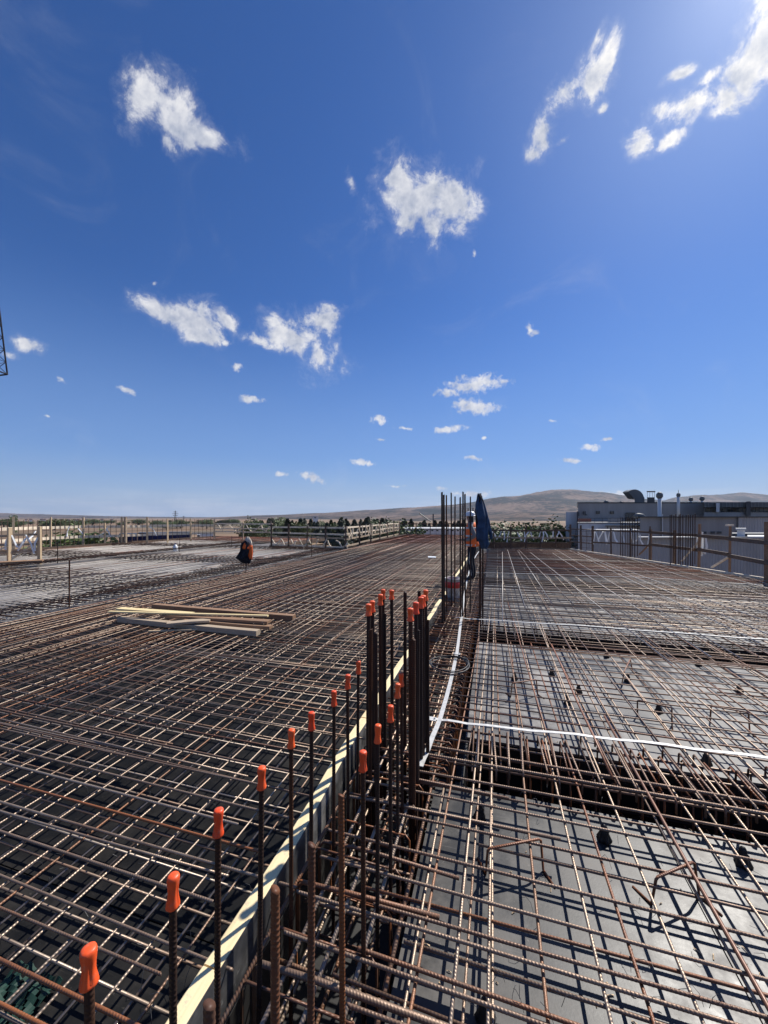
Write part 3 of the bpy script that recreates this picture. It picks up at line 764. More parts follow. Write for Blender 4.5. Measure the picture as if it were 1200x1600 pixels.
for i, (px, py) in enumerate([(567, 1180), (590, 1139), (610, 1108), (621, 1073), (627, 1056)]):
    starter(px, py, 0.72, -0.5, 0.0085, 'bar_dark', True, f'{ORD[i]} capped bar from the camera in the row right of the stop board face', 'orange capped bars in the inner row')
for i, (px, py, z) in enumerate([(327, 1570, .775), (430, 1390, .78), (487, 1325, .72), (533, 1247, .71)]):
    starter(px, py, z, -0.5, 0.0095, 'bar_brown', False, f'{ORD[i]} bare rusty bar end without a cap in the inner row near the camera', 'bare rusty bar ends')
for i, (px, py) in enumerate([(576, 948), (582, 943), (594, 933), (598.5, 925), (612, 925)]):
    starter(px, py, 1.03, -0.5, 0.0125, 'bar_dark', True, f'{ORD[i]} tall capped bar of the left cluster of the mid column', 'tall capped bars of the left cluster', tilt=.004)
for i, (px, py) in enumerate([(641.5, 955), (650, 945), (657.5, 937), (661, 934.5), (665, 926)]):
    starter(px, py, 1.06, -0.5, 0.0125, 'bar_dark', True, f'{ORD[i]} tall capped bar of the right cluster of the mid column', 'tall capped bars of the right cluster', tilt=.004)
starter(633, 925, 1.06, -0.5, 0.012, 'bar_dark', False, 'single tall bare bar between the two capped clusters', None, tilt=.003)
starter(655, 924, 1.06, -0.5, 0.012, 'bar_dark', False, 'tall bare bar top showing behind the right capped cluster', None, tilt=.003)
# loose lapped bars standing without caps inside the clusters
for i, (px, py, z) in enumerate([(579, 985, .9), (587, 990, .9), (601, 960, .9), (646, 1000, .9), (653, 985, .9), (668, 970, .9)]):
    starter(px, py, z, -0.5, 0.012, 'bar_dark', False, 'dark bare bar lapped in among the tall capped column bars', 'bare lapped bars of the mid column', tilt=.004)
tall = [(690.5, 770, 5.85, .016), (693.5, 774, 5.95, .014), (697.5, 775, 6.5, .012), (705, 770, 6.9, .014), (711, 777, 7.05, .012), (719, 778, 6.0, .012), (723.5, 769.5, 6.05, .013), (726.5, 773, 6.1, .013), (735, 777, 6.4, .011), (739, 794, 10.3, .012), (731.5, 794, 10.3, .012)]
for i, (px, py, d, r) in enumerate(tall):
    starter(px, py, 0, -0.25, r, 'bar_dark', False, 'tall dark bare column bar standing by the worker and the denim jacket', 'tall bare bars of the column by the worker', d=d, tilt=.006)
starter(750.5, 772, 0, -0.25, .016, 'bar_dark', False, 'tall dark column bar that the denim jacket hangs on', None, d=5.9, tilt=.002)
starter(754.5, 800, 0, -0.25, .013, 'bar_dark', False, 'shorter dark column bar hidden behind the hanging denim jacket', None, d=6.1, tilt=.002)
for i, px in enumerate([970, 973, 977, 981, 984, 988, 992, 996]):
    starter(px, 807 + random.random() * 3, 0, 0, .014, 'bar_dark', False, 'dark column bar in the farther cluster at the right edge, before the grey factory', 'farther column bars by the right railing', d=15.6 + (i % 3) * .25)
for i, px in enumerate([1047, 1049.5, 1053, 1056, 1061, 1063, 1067, 1072, 1075.5, 1078.5, 1082.5, 1086]):
    starter(px, 803 + random.random() * 2, 0, 0, .013, 'bar_dark', False, 'dark column bar in the nearer cluster at the right edge, by the timber railing', 'nearer column bars by the right railing', d=12.6 + (i % 3) * .25)
for (px, pt, pb, lab) in ((108.5, 876, 945, 'dark steel stake standing alone left of the plank pile'), (90, 848, 877, 'thin stake behind the left corner railing'),
                          (281, 838, 860, 'thin stake beside the white jug'), (362, 838, 853, 'thin stake left of the hanging vest'), (487, 838, 870, 'thin stake in front of the white lattice railing')):
    b = G(px, pb); d = (H) * F / (pb - HOR)
    starter(px, pt, 0, 0.0 if d > 8 else -.1, .013, 'bar_dark', False, lab, None, d=d, cat='stake')

# ------------------------------------------------------------------ strips, spacers, small things on the mats
def strip(pts, w, t, label, mat='galv', cat='strip', group=None, off=0.012):
    """a flat metal band following points, lying flat on the bars"""
    P = []
    for (a, b) in zip(pts, pts[1:]):
        for k in range(4): P.append(Vector(a).lerp(Vector(b), k / 4))
    P.append(Vector(pts[-1])); rings = []
    for i, p in enumerate(P):
        tn = (P[min(i + 1, len(P) - 1)] - P[max(i - 1, 0)]).normalized(); sd = tn.cross(Vector((0, 0, 1))).normalized()
        up = Vector((0, 0, 1)) + sd * 0.12 * math.sin(i * .9); z = Vector((0, 0, off + 0.004 * math.sin(i * 1.7)))
        rings.append([p + z - sd * w / 2, p + z + sd * w / 2 + up * 0.002, p + z + sd * w / 2 + up * (t + .002), p + z - sd * w / 2 + up * t])
    return tag(MB().loft(rings).build('earthing_strip', M[mat]), label, cat, group)
def gs(l, z=0.0): return [G(px, py, z) for px, py in l]
strip(gs([(657, 1201), (672, 1165), (689, 1122), (703, 1072), (714, 1022), (720, 975), (725, 935), (730, 905), (737, 880), (748, 862)]), 0.035, 0.004, 'white metal strip curving along the beam cage towards the worker')
strip(gs([(645, 1124), (668, 1124), (700, 1129), (760, 1137), (900, 1151), (1040, 1167), (1210, 1189)]), 0.032, 0.004, 'white metal strip crossing the pale panels in front, joined to the curved strip')
strip(gs([(712, 966), (742, 969), (908, 979), (1075, 992), (1230, 1003)]), 0.036, 0.004, 'white metal strip crossing the right mat just beyond the second dark beam')
strip(gs([(740, 895.5), (850, 898), (1000, 903), (1195, 915), (1260, 920)]), 0.035, 0.004, 'thin pale strip crossing the far part of the right mat')
for i, (px, py) in enumerate(((674, 1124), (714, 1022))):          # clamps
    p = G(px, py, .02); q = thing('strip_clamp', p, ('white plate clamp where the two metal strips cross', 'small white clamp on the curved strip above the cable coil')[i], 'clamp')
    MB().box((p.x, p.y, p.z + .004), (.075, .05, .006)).build('plate', M['galv'], q)
    for dx in (-.025, .025): MB().lathe([(.007, 0), (.007, .008), (.004, .012)], (p.x + dx, p.y, p.z + .006), 6).build('bolt', M['galv'], q)
# cable coil
p = G(702, 1040, 0.02); mb = MB()
pts = []
for i in range(90):
    a = i / 90 * 2 * math.pi * 3.2; rr = 0.20 + .012 * math.sin(i * .37); pts.append((p.x + rr * math.cos(a), p.y + rr * 1.15 * math.sin(a), .022 + .012 * (i / 30) + .008 * math.sin(a * 2)))
for k in range(10): pts.append((p.x + .2 + k * .07, p.y + .05 - k * .012 + .1, .03))
tag(mb.tube(pts, .0055, 6).build('wire_coil', M['wire'], smooth=True), 'loose coil of black wire under the curved white strip', 'wire')

def chair_mesh():
    mb = MB(); r = .005
    mb.tube([(-.07, .05, -.13), (-.06, .01, -.004), (-.05, 0, 0.002), (.05, .0, 0.002), (.06, .01, -.004), (.07, .05, -.13)], r, 6)
    return mb
def bar_chair(p, ang, label, L=.15):
    t_ = thing('bar_chair', p, label, 'rebar chair', 'bent rebar chairs')
    t_.rotation_euler = (0, 0, ang)
    mb = MB().tube([(-L, .11, ZR), (-L, .02, ZR + .006), (-L, 0, -.006), (-L + .012, 0, .002), (L - .012, 0, .002), (L, 0, -.006), (L, -.02, ZR + .006), (L, -.11, ZR)], .006, 8)
    o = bpy.data.objects.new('bent_bar', mb.mesh('bent_bar', M['bar_rust'], smooth=True)); col.objects.link(o); o.parent = t_
for (a, b, lab) in (((762, 1327), (845, 1311), 'bent rebar chair between the first black spacers, near the front left of the grey panels'),
                    ((1025, 1372), (1085, 1347), 'bent rebar chair right of the orange bar on the front grey panels'),
                    ((800, 1068), (838, 1062), 'bent rebar chair on the left of the second panel bay'), ((1005, 1096), (1040, 1104), 'bent rebar chair in the middle of the second panel bay'),
                    ((1120, 1105), (1160, 1112), 'bent rebar chair at the right of the second panel bay'), ((975, 1050), (985, 1030), 'short bent rebar chair by a black spacer in the second bay')):
    A, B = G(*a, .0), G(*b, .0); m_ = (A + B) / 2; d_ = B - A
    bar_chair((m_.x, m_.y, 0.0), math.atan2(d_.y, d_.x), lab, max(.12, d_.length / 2))
def spacer_mesh():
    mb = MB()
    def mod(a, z): return 1 + .22 * math.cos(5 * a) * max(0, 1 - z / .1)
    mb.lathe([(.045, 0), (.048, .006), (.040, .03), (.030, .06), (.034, .072), (.022, .085), (.024, .10), (.015, .118), (.004, .125)], n=20, mod=mod)
    return mb.mesh('spacer', M['black'], smooth=True)
SPC = spacer_mesh()
spots = [(944, 1313), (1161, 1352), (750, 1278), (759, 1597), (804, 1062), (862, 1055), (904, 1082), (887, 1100), (981, 1065), (948, 1027), (1155, 1081), (1029, 1113), (1091, 1040), (1104, 1192)]
for i, (px, py) in enumerate(spots):
    p = G(px, py, ZR); o = place('bar_spacer', SPC, None, (p.x, p.y, ZR), None); o.rotation_euler = (0, 0, i); q_ = .7 if i < 4 else .66; o.scale = (q_, q_, q_ * (1.0 + .1 * math.sin(i)))
    lab = ['black plastic spacer on the grey panel left of the orange bar', 'black plastic spacer at the right edge of the front grey panels', 'black plastic spacer at the front bay corner below the strip end', 'black plastic spacer at the bottom edge of the picture'][i] if i < 4 else 'small black plastic spacer under the mat in the second panel bay'
    tag(o, lab, 'spacer', 'black spacers under the right mat' if i < 4 else 'black spacers of the second bay')
# tie wires: little twisted ends on crossings of the near bars
s = MB()
for k in range(80):
    if random.random() < .55: px, py = random.uniform(620, 1200), random.uniform(1230, 1600)
    else: px, py = random.uniform(0, 420), random.uniform(1150, 1600)
    p = G(px, py, 0)
    if p.x < -.98 or p.x > -.1:
        a = random.uniform(0, 6.28); c_ = Vector((math.cos(a), math.sin(a), 0))
        s.tube([p + Vector((0, 0, -.03)), p + c_ * .012 + Vector((0, 0, .004)), p + c_ * .03 + Vector((0, 0, .012 + J(.01))), p + c_ * .045 + Vector((J(.01), J(.01), J(.02)))], .0009, 4)
o = s.build('tie_wire', M['wire']); tag(o, 'thin twisted tie wire ends on the bar crossings', 'tie wire', kind='stuff')
s = MB()
for k in range(110):
    p = G(random.uniform(560, 1200), random.uniform(1215, 1600), ZR) if random.random() < .5 else G(random.uniform(730, 1200), random.uniform(1010, 1190), ZR)
    if p.x < -.3 or B1[0] < p.y < B1[1]: continue
    a = random.uniform(0, 3.14); l_ = random.uniform(.003, .016); u_ = Vector((math.cos(a), math.sin(a), 0)) * l_; v_ = Vector((-math.sin(a), math.cos(a), 0)) * random.uniform(.001, .003)
    p.z = ZR + .003; s.add([p - u_ - v_, p + u_ - v_, p + u_ * .9 + v_, p - u_ + v_, p + Vector((0, 0, .004))], [(0, 1, 4), (1, 2, 4), (2, 3, 4), (3, 0, 4)])
o = s.build('wood_chips', M['wood_pale']); tag(o, 'scattered wood chips and offcuts on the grey panels', 'chips', kind='stuff')
# green netting scrap in the lower left corner
mb = MB(); p = G(4, 1590, ZL); g_ = 18
vs = []; 
for i in range(g_ + 1):
    for j in range(g_ + 1):
        u, v = i / g_ - .5, j / g_ - .5
        vs.append((p.x + u * .22, p.y + v * .24 , ZL + .03 + .025 * noise.noise(Vector((u * 6, v * 6, 1))) ))
for i in range(g_):
    for j in range(g_):
        if (i * 7 + j * 3) % 4: mb.f.append((i * (g_ + 1) + j, (i + 1) * (g_ + 1) + j, (i + 1) * (g_ + 1) + j + 1, i * (g_ + 1) + j + 1)); mb.mi.append(0)
mb.v = [Vector(v) for v in vs]
o = mb.build('netting_scrap', pbr('green_netting', (0.006, 0.04, 0.028), .7, var=.4, vscale=30)); md = o.modifiers.new('thickness', 'SOLIDIFY'); md.thickness = .003
tag(o, 'scrap of green netting under the mat in the lower left corner', 'netting')
# white sheet and jug
p = G(675, 871, .02); o = MB().box((p.x, p.y, .03), (.30, .34, .03), (0.03, .02, .2)).build('white_sheet', M['white']); tag(o, 'small white foam sheet lying on the bars before the tall column bars', 'sheet')
p = G(274, 861, .0); t_ = thing('plastic_jug', p, 'white plastic jug standing on the grey mat beside a stake', 'jug')
MB().lathe([(.09, 0), (.10, .01), (.10, .2), (.075, .26), (.03, .30), (.03, .33)], p, 14).build('jug_body', M['white'], t_, True)
MB().lathe([(.035, .325), (.035, .36), (.01, .365)], p, 10).build('jug_lid', M['blue'], t_)
MB().lathe([(.102, .08), (.1025, .085), (.1025, .15), (.102, .155)], p, 14).build('jug_label', M['sleeve'], t_)
# bucket with the red band
p = W(707.5, 958, 7.6); p.z = -.05; t_ = thing('bucket', p, 'white bucket with a red band standing between the tall column bars', 'bucket')
MB().lathe([(.13, 0), (.135, .005), (.155, .40), (.165, .405), (.165, .43), (.15, .43), (.145, .40), (.12, .02)], p, 24).build('bucket_shell', M['dull_white'], t_, True)
MB().lathe([(.1485, .24), (.151, .242), (.1565, .36), (.154, .362)], p, 24).build('red_band', M['red'], t_, True)
MB().tube([(p.x + .168 * math.cos(a), p.y - .02 - .05 * math.sin(a), p.z + .41 - .12 * math.sin(a)) for a in [i * math.pi / 10 for i in range(11)]], .004, 5).build('handle', M['wire'], t_)

# plank pile
def plank(a, b, za, zb_, w, t, mat, label, side=0.0):
    A, B = G(*a, za), G(*b, zb_); d_ = (B - A)
    rings = []; n = 8; dn = d_.normalized(); sd = Vector((0, 0, 1)).cross(dn).normalized(); up = dn.cross(sd)
    for i in range(n + 1):
        u = i / n; p = A + d_ * u + up * (.006 * math.sin(u * 3 + w * 90)) + sd * (.005 * math.sin(u * 5))
        rings.append([p - sd * w / 2 - up * t, p + sd * w / 2 - up * t, p + sd * w / 2 - up * .004, p + sd * (w / 2 - .004), p - sd * (w / 2 - .004), p - sd * w / 2 - up * .004])
    k = MB().loft(rings); L = d_.length; m_ = Matrix((dn, sd, up)).transposed(); mi = m_.inverted(); c_ = (A + B) / 2
    k.v = [mi @ (v - c_) for v in k.v]
    o = bpy.data.objects.new('plank', k.mesh('plank', M[mat])); col.objects.link(o); o.location = c_; o.rotation_euler = m_.to_euler()
    return tag(o, label, 'plank', 'planks piled on the left mat')
plank((188, 964), (404, 984), .075, .075, .10, .07, 'wood_grey', 'long grey plank at the front of the pile')
plank((290, 967), (424, 977), .10, .10, .10, .042, 'wood_brown', 'lower brown plank under the right end of the pile')
plank((255, 959), (421, 970), .135, .135, .12, .035, 'wood_brown', 'upper brown plank under the right end of the pile')
plank((262, 972), (329, 968), .115, .115, .13, .03, 'wood_grey', 'short grey plank laid across the long grey one')
plank((186, 949), (300, 958), .15, .15, .12, .04, 'wood_yellow', 'wide bright yellow plank at the left end of the pile')
plank((170, 954), (419, 961.5), .165, .165, .05, .022, 'wood_yellow', 'long thin bright yellow batten on top of the pile')
plank((241, 943), (460, 961), .10, .06, .11, .075, 'wood_brown', 'long reddish brown beam behind the pile')
plank((232, 985.5), (318, 981), .03, .03, .03, .02, 'wood_pale', 'thin short batten lying alone in front of the pile')

# ------------------------------------------------------------------ clothes hung on bars
CR, CD = Vector((CP, SP, 0)), Vector((-SP, CP, 0))     # the camera's right and depth directions
def cloth(d, rows, depth, seed, n=36, fold=.34, fine=.10, k=5):
    """loft through rows (left px, right px, y px): a hanging cloth with folds, at depth d"""
    R_ = []
    rows2 = []
    for a, b in zip(rows, rows[1:]):
        for q in range(4): rows2.append(tuple(a[i] + (b[i] - a[i]) * q / 4 for i in range(3)))
    rows2.append(rows[-1])
    for i, (l, r, y) in enumerate(rows2):
        c = W((l + r) / 2, y, d); hw = (r - l) / 2 / F * d; hd = max(.012, min(depth, hw * .8)); ring = []
        for j in range(n):
            a = 2 * math.pi * j / n
            f = 1 + fold * math.sin(k * a + seed + i * .13) * min(1, i / 6) + fine * math.sin(13 * a + i * .6 + seed)
            ring.append(c + CR * (hw * math.cos(a) * (f * .35 + .65)) + CD * (hd * math.sin(a) * f) + Vector((0, 0, .012 * math.sin(3 * a + seed + i * .2))))
        R_.append(ring)
    return MB().loft(R_)
jx = lambda X: 680 + X / 9.41
jy = lambda Y: 750 + Y / 9.41
p = W(750, 985, 5.85)
t_ = thing('denim_jacket', W(751, 860, 5.85), 'dark blue denim jacket hanging from a tall column bar beside the worker', 'jacket')
rows = [(622, 660, 205), (615, 685, 260), (600, 715, 340), (588, 740, 420), (616, 768, 540), (630, 772, 640), (606, 768, 760), (622, 772, 850), (652, 792, 930), (686, 758, 1005)]
cloth(5.85, [(jx(a), jx(b), jy(c)) for a, b, c in rows], .085, .5).build('jacket_body', M['denim'], t_, True)
rows = [(735, 770, 520), (745, 800, 600), (760, 812, 680), (782, 838, 770), (798, 846, 840), (806, 828, 868)]
cloth(5.9, [(jx(a), jx(b), jy(c)) for a, b, c in rows], .05, 2.1, 16, .12).build('sleeve', M['denim'], t_, True)
rows = [(586, 625, 420), (582, 640, 470), (590, 660, 560), (600, 670, 700), (600, 665, 860), (612, 650, 900)]
cloth(5.93, [(jx(a), jx(b), jy(c)) for a, b, c in rows], .05, 4.0, 16, .12).build('sleeve', M['navy'], t_, True)
rows = [(618, 668, 215), (612, 690, 250), (606, 705, 300), (610, 700, 320)]
cloth(5.85, [(jx(a), jx(b), jy(c)) for a, b, c in rows], .07, 1.0, 16, .1).build('collar', M['navy'], t_, True)
hx = lambda X: 360 + X / 22.86
hy = lambda Y: 830 + Y / 22.86
D_ = 11.1
t_ = thing('work_jacket', W(383, 880, D_), 'black work jacket with orange hi-vis vest and cream hood hung on a stake', 'jacket')
def hr(l): return [(hx(a), hx(b), hy(c)) for a, b, c in l]
cloth(D_, hr([(520, 740, 330), (400, 775, 420), (385, 780, 560), (365, 790, 720), (300, 785, 850), (235, 765, 950), (330, 740, 1030), (380, 725, 1090), (560, 705, 1150)]), .16, .3).build('jacket_body', M['navy'], t_, True)
cloth(D_ - .03, hr([(470, 700, 425), (440, 740, 500), (420, 780, 600), (450, 720, 640), (560, 680, 690)]), .175, .3, fold=.1).build('vest', M['hivis'], t_, True)
cloth(D_ - .05, hr([(640, 785, 520), (640, 792, 650), (635, 795, 780), (640, 790, 900), (660, 775, 985), (690, 760, 1005)]), .15, 1.3, fold=.1).build('vest', M['hivis'], t_, True)
cloth(D_ - .02, hr([(590, 660, 208), (545, 700, 250), (525, 745, 320), (545, 775, 400), (610, 785, 480), (700, 785, 520)]), .15, 2.0, fold=.08).build('hood', M['cream'], t_, True)
cloth(D_ - .06, hr([(560, 650, 650), (590, 655, 690), (610, 650, 730)]), .16, 1.0, fold=.05).build('reflective_band', M['reflect'], t_, True)
starter(384.5, 842, 0, -.1, .014, 'bar_dark', False, 'stake that the black jacket and hi-vis vest hang on', None, d=11.15, cat='stake')

# ------------------------------------------------------------------ worker
def build_worker():
    base = W(738, HOR, 9.6); base.z = 0.0
    f = (CD * .45 - CR * .89).normalized(); r = Vector((f.y, -f.x, 0))
    def L(x, y, z): return base + r * x + f * y + Vector((0, 0, z))
    t_ = thing('person', base, 'worker in white helmet, orange vest, grey sleeves and black trousers standing among tall bars', 'person')
    V = []; E = []; RR = []; ZN = []
    def v(p, rad, zone, par=None):
        V.append(L(*p)); RR.append(rad); ZN.append(zone)
        if par is not None: E.append((par, len(V) - 1))
        return len(V) - 1
    pel = v((0, 0, .94), (.15, .125), 0); be = v((0, .01, 1.1), (.145, .115), 1, pel); ch = v((0, .02, 1.28), (.165, .125), 1, be); nb = v((0, .015, 1.43), (.10, .085), 1, ch)
    nk = v((0, .03, 1.50), (.058, .058), 3, nb); hd = v((0, .055, 1.575), (.078, .088), 3, nk); cr = v((0, .05, 1.66), (.080, .092), 4, hd)
    ns = v((0, .15, 1.58), (.014, .014), 3, hd)
    for s_ in (-1, 1):
        h = v((s_ * .092, 0, .86), (.10, .10), 0, pel); k = v((s_ * .105, .04, .50), (.068, .068), 0, h); c_ = v((s_ * .11, .0, .30), (.062, .062), 0, k); a = v((s_ * .115, -.02, .10), (.052, .052), 0, c_)
        h2 = v((s_ * .12, .02, .05), (.045, .045), 5, a); v((s_ * .13, .16, .04), (.042, .036), 5, h2)
        sh = v((s_ * .175, .015, 1.39), (.068, .068), 1, nb); el = v((s_ * .25, -.13, 1.14), (.06, .06), 1, sh); fa = v((s_ * .235, .06, 1.03), (.05, .05), 1, el); wr = v((s_ * .18, .26, 1.03), (.028, .028), 3, fa)
        pm = v((s_ * .165, .33, 1.03), (.035, .02), 3, wr)
        for q in range(4):
            fx = s_ * (.165 + (q - 1.5) * .02); m1 = v((fx, .385 - abs(q - 1.2) * .006, 1.02), (.0095, .0095), 3, pm); v((fx, .41, .985), (.008, .008), 3, m1)
        t1 = v((s_ * .125, .34, 1.02), (.011, .011), 3, wr); v((s_ * .12, .38, 1.0), (.009, .009), 3, t1)
    me = bpy.data.meshes.new('body'); me.from_pydata(V, E, []); o = bpy.data.objects.new('tmp', me); col.objects.link(o)
    o.modifiers.new('s', 'SKIN'); sub = o.modifiers.new('d', 'SUBSURF'); sub.levels = 2; sub.render_levels = 2
    for i, sv in enumerate(me.skin_vertices[0].data): sv.radius = RR[i]; sv.use_root = (i == pel)
    dg = bpy.context.evaluated_depsgraph_get(); em = bpy.data.meshes.new_from_object(o.evaluated_get(dg)); bpy.data.objects.remove(o)
    for v_ in em.vertices: v_.co -= base
    em.materials.clear()
    for m_ in ('navy', 'sleeve', 'hivis', 'skin', 'hair', 'boot'): em.materials.append(M[m_])
    for pg in em.polygons:
        c_ = Vector(pg.center) + base; j = min(range(len(V)), key=lambda q: (V[q] - c_).length); z = ZN[j]
        lc = c_ - base
        if z == 3 and lc.z > 1.46 and (c_ - L(0, .03, 1.56)).dot(f) < 0.03: z = 4
        pg.material_index = z; pg.use_smooth = True
    b = bpy.data.objects.new('body', em); col.objects.link(b); b.parent = t_
    # vest
    def ell(z, rx, ry, oy=0., n=24, wob=0.): return [L(rx * math.cos(2 * math.pi * j / n) * (1 + wob * math.sin(5 * j)), oy + ry * math.sin(2 * math.pi * j / n) * (1 + wob * math.cos(4 * j)), z) for j in range(n)]
    mb = MB().loft([ell(.86, .205, .165, 0, 24, .03), ell(.95, .20, .165, 0, 24, .02), ell(1.1, .185, .155, .005), ell(1.25, .195, .155, .015), ell(1.36, .19, .14, .015), ell(1.43, .15, .11, .015), ell(1.475, .085, .08, .02)])
    ve = mb.build('vest', M['hivis'], t_, True)
    for z0, w_ in ((.87, .05), (1.10, .05), (1.30, .045)):
        q = 1.035 if z0 != .87 else 1.03
        rx, ry = {.87: (.205, .165), 1.10: (.186, .156), 1.30: (.193, .15)}[z0]
        MB().loft([ell(z0, rx * 1.0, ry * 1.0, .01), ell(z0 + .005, rx * q, ry * q, .01), ell(z0 + w_ - .005, rx * q, ry * q, .01), ell(z0 + w_, rx, ry, .01)]).build('reflective_band', M['reflect'], ve, True)
    # helmet
    hc = (0, .055, 1.635)
    rings = []
    for a in range(0, 9):
        th = a / 8 * math.pi / 2 * .97; rad = math.cos(th); z = math.sin(th) * .125
        rings.append([L(.112 * rad * math.cos(2 * math.pi * j / 24), .05 + .135 * rad * math.sin(2 * math.pi * j / 24), 1.635 + z) for j in range(24)])
    he = MB().loft(rings).build('helmet', M['helmet'], t_, True)
    br = []
    for q, (e, z) in enumerate(((.0, 1.632), (.02, 1.626), (.022, 1.634), (.0, 1.645))):
        br.append([L((.111 + e) * math.cos(2 * math.pi * j / 24), .05 + (.134 + e * (2.4 if math.sin(2 * math.pi * j / 24) > .3 else 1)) * math.sin(2 * math.pi * j / 24), z) for j in range(24)])
    MB().loft(br).build('brim', M['helmet'], he, True)
    for s_ in (-1, 1):
        MB().loft([[L(s_ * .205, -.01 + .01 * a, .3 + .12 * b) for a, b in ((0, 0), (1, 0), (1, 4), (0, 4))], [L(s_ * .2 - s_ * .03, -.01 + .01 * a, .3 + .12 * b) for a, b in ((0, 0), (1, 0), (1, 4), (0, 4))]]).build('side_stripe', M['reflect'], t_) if False else None
        MB().tube([L(s_ * .18, .005, .88), L(s_ * .176, .04, .52), L(s_ * .172, .0, .30), L(s_ * .165, -.015, .14)], .008, 4).build('side_stripe', M['reflect'], t_)
build_worker()

# ------------------------------------------------------------------ guard rails
def railing(pts, label, hp, zs, mpost, mrail, pw=.09, rw=.03, rh=.10, lattice=None, mesh=None, braces=(), lat_mat='tape', over=0.0, posts=True, top_caps=()):
    pts = [Vector(p) for p in pts]; c_ = sum(pts, Vector()) / len(pts); c_.z = 0
    t_ = thing('guard_rail', c_, label, 'railing')
    for i, p in enumerate(pts):
        if posts:
            h = hp[i] if isinstance(hp, (list, tuple)) else hp * random.uniform(.95, 1.06)
            MB().beam((p.x, p.y, -.25), (p.x + J(.02), p.y + J(.02), h), pw, pw * .6).build('post', M[mpost], t_)
            if i in top_caps: MB().box((p.x, p.y, h + .02), (pw * 1.5, pw * 1.5, .05)).build('post_cap', M['rail_white'], t_)
    n_ = Vector((-(pts[-1] - pts[0]).y, (pts[-1] - pts[0]).x, 0)).normalized() * (pw * .35)
    for a, b in zip(pts, pts[1:]):
        d_ = (b - a).normalized() * over
        for q, z in enumerate(zs):
            zz = z + J(.015)
            MB().beam((a.x - d_.x + n_.x, a.y - d_.y + n_.y, zz), (b.x + d_.x + n_.x, b.y + d_.y + n_.y, zz + J(.02)), rw, rh).build('rail', M[mrail if not isinstance(mrail, (list, tuple)) else mrail[q % len(mrail)]], t_)
    if lattice:
        mb = MB(); z0, z1_, step, keep = lattice
        for a, b in zip(pts, pts[1:]):
            n = max(2, int((b - a).length / step))
            for k in range(n):
                if random.random() > keep: continue
                p = a.lerp(b, (k + random.random() * .6) / n); q = a.lerp(b, (k + 1 + J(.5)) / n); up = k % 2
                m_ = p.lerp(q, .5) + Vector((J(.05), J(.05), 0)); za, zb_ = (z0, z1_) if up else (z1_, z0)
                mb.tube([(p.x, p.y, za + J(.05)), (m_.x, m_.y, (za + zb_) / 2 + J(.12)), (q.x, q.y, zb_ + J(.16))], [.018 + random.random() * .03, .012 + random.random() * .035, .028], 4)
        o = mb.build('tape_lattice', M[lat_mat], t_); o['kind'] = 'stuff'
    if mesh:
        mb = MB(); z0, z1_, step = mesh
        for a, b in zip(pts, pts[1:]):
            n = int((b - a).length / step)
            for k in range(n):
                p = a.lerp(b, k / n); mb.tube([(p.x, p.y, z0), (p.x, p.y, z1_)], .013, 4)
            for z in (z0 + .1, (z0 + z1_) / 2, z1_ - .05): mb.tube([(a.x, a.y, z), (b.x, b.y, z)], .009, 4)
        o = mb.build('wire_mesh', M['meshfence'], t_); o['kind'] = 'stuff'
    for (i, off, z) in braces:
        p = pts[i]; q = p + Vector(off); MB().beam((q.x, q.y, 0.0), (p.x, p.y, z), .06, .05).build('brace', M['rail_white' if mpost != 'rail_dark' else 'wood_brown'], t_)
    return t_
# right side, nearest posts at the picture edge
railing([G(1262, 928), G(1198, 906), G(1140, 890), G(1092, 879), G(1054, 873), G(1016, 868)], 'brown timber guard rail at the right edge in front of the grey corrugated wall', [1.45, 1.48, 1.33, 1.36, 1.1, 1.1], (.45, .96), 'wood_brown', 'rail_dark', .10, .04, .11, top_caps=(2,), braces=((2, (-.25, .45, 0), .4), (3, (-.4, .3, 0), .75)))
railing([G(1103, 880), G(1090, 878)], 'two twisted white tapes tied on the rail post right of the bar cluster', 1, (), 'rail', 'rail', lattice=(.35, .95, .06, 1), posts=False)
railing([G(1016, 868), G(985, 865.5), G(955, 862.5), G(926, 860)], 'dark guard rail with white tape zigzag along the right edge before the factory', 1.15, (.42, .98), 'rail_dark', 'rail_dark', .08, .03, .07, lattice=(.45, .95, .17, .85), braces=((0, (-.3, .3, 0), .5),))
railing([G(926, 860), G(908, 858.5), G(891, 857)], 'plain dark guard rail at the far right corner below the factory', 1.2, (.35, .65, .98), 'rail_dark', 'rail_dark', .08, .03, .05, mesh=(0, .95, .22))
railing([G(891, 857), G(868, 857), G(845, 857), G(822, 857), G(798, 857), G(772, 857), G(750, 857)], 'far guard rail with white tape lattice behind the denim jacket', 1.12, (.55, .92, .28), 'rail_dark', ('rail', 'rail_dark', 'rail_dark'), .07, .03, .08, lattice=(.42, .92, .19, .75), over=.05)
o = MB().beam(G(891, 856.5) + Vector((0, .1, .12)), G(750, 856.5) + Vector((0, .1, .12)), .03, .24); tag(o.build('toe_board', M['rail_dark']), 'dark toe board under the far lattice rail behind the jacket', 'board')
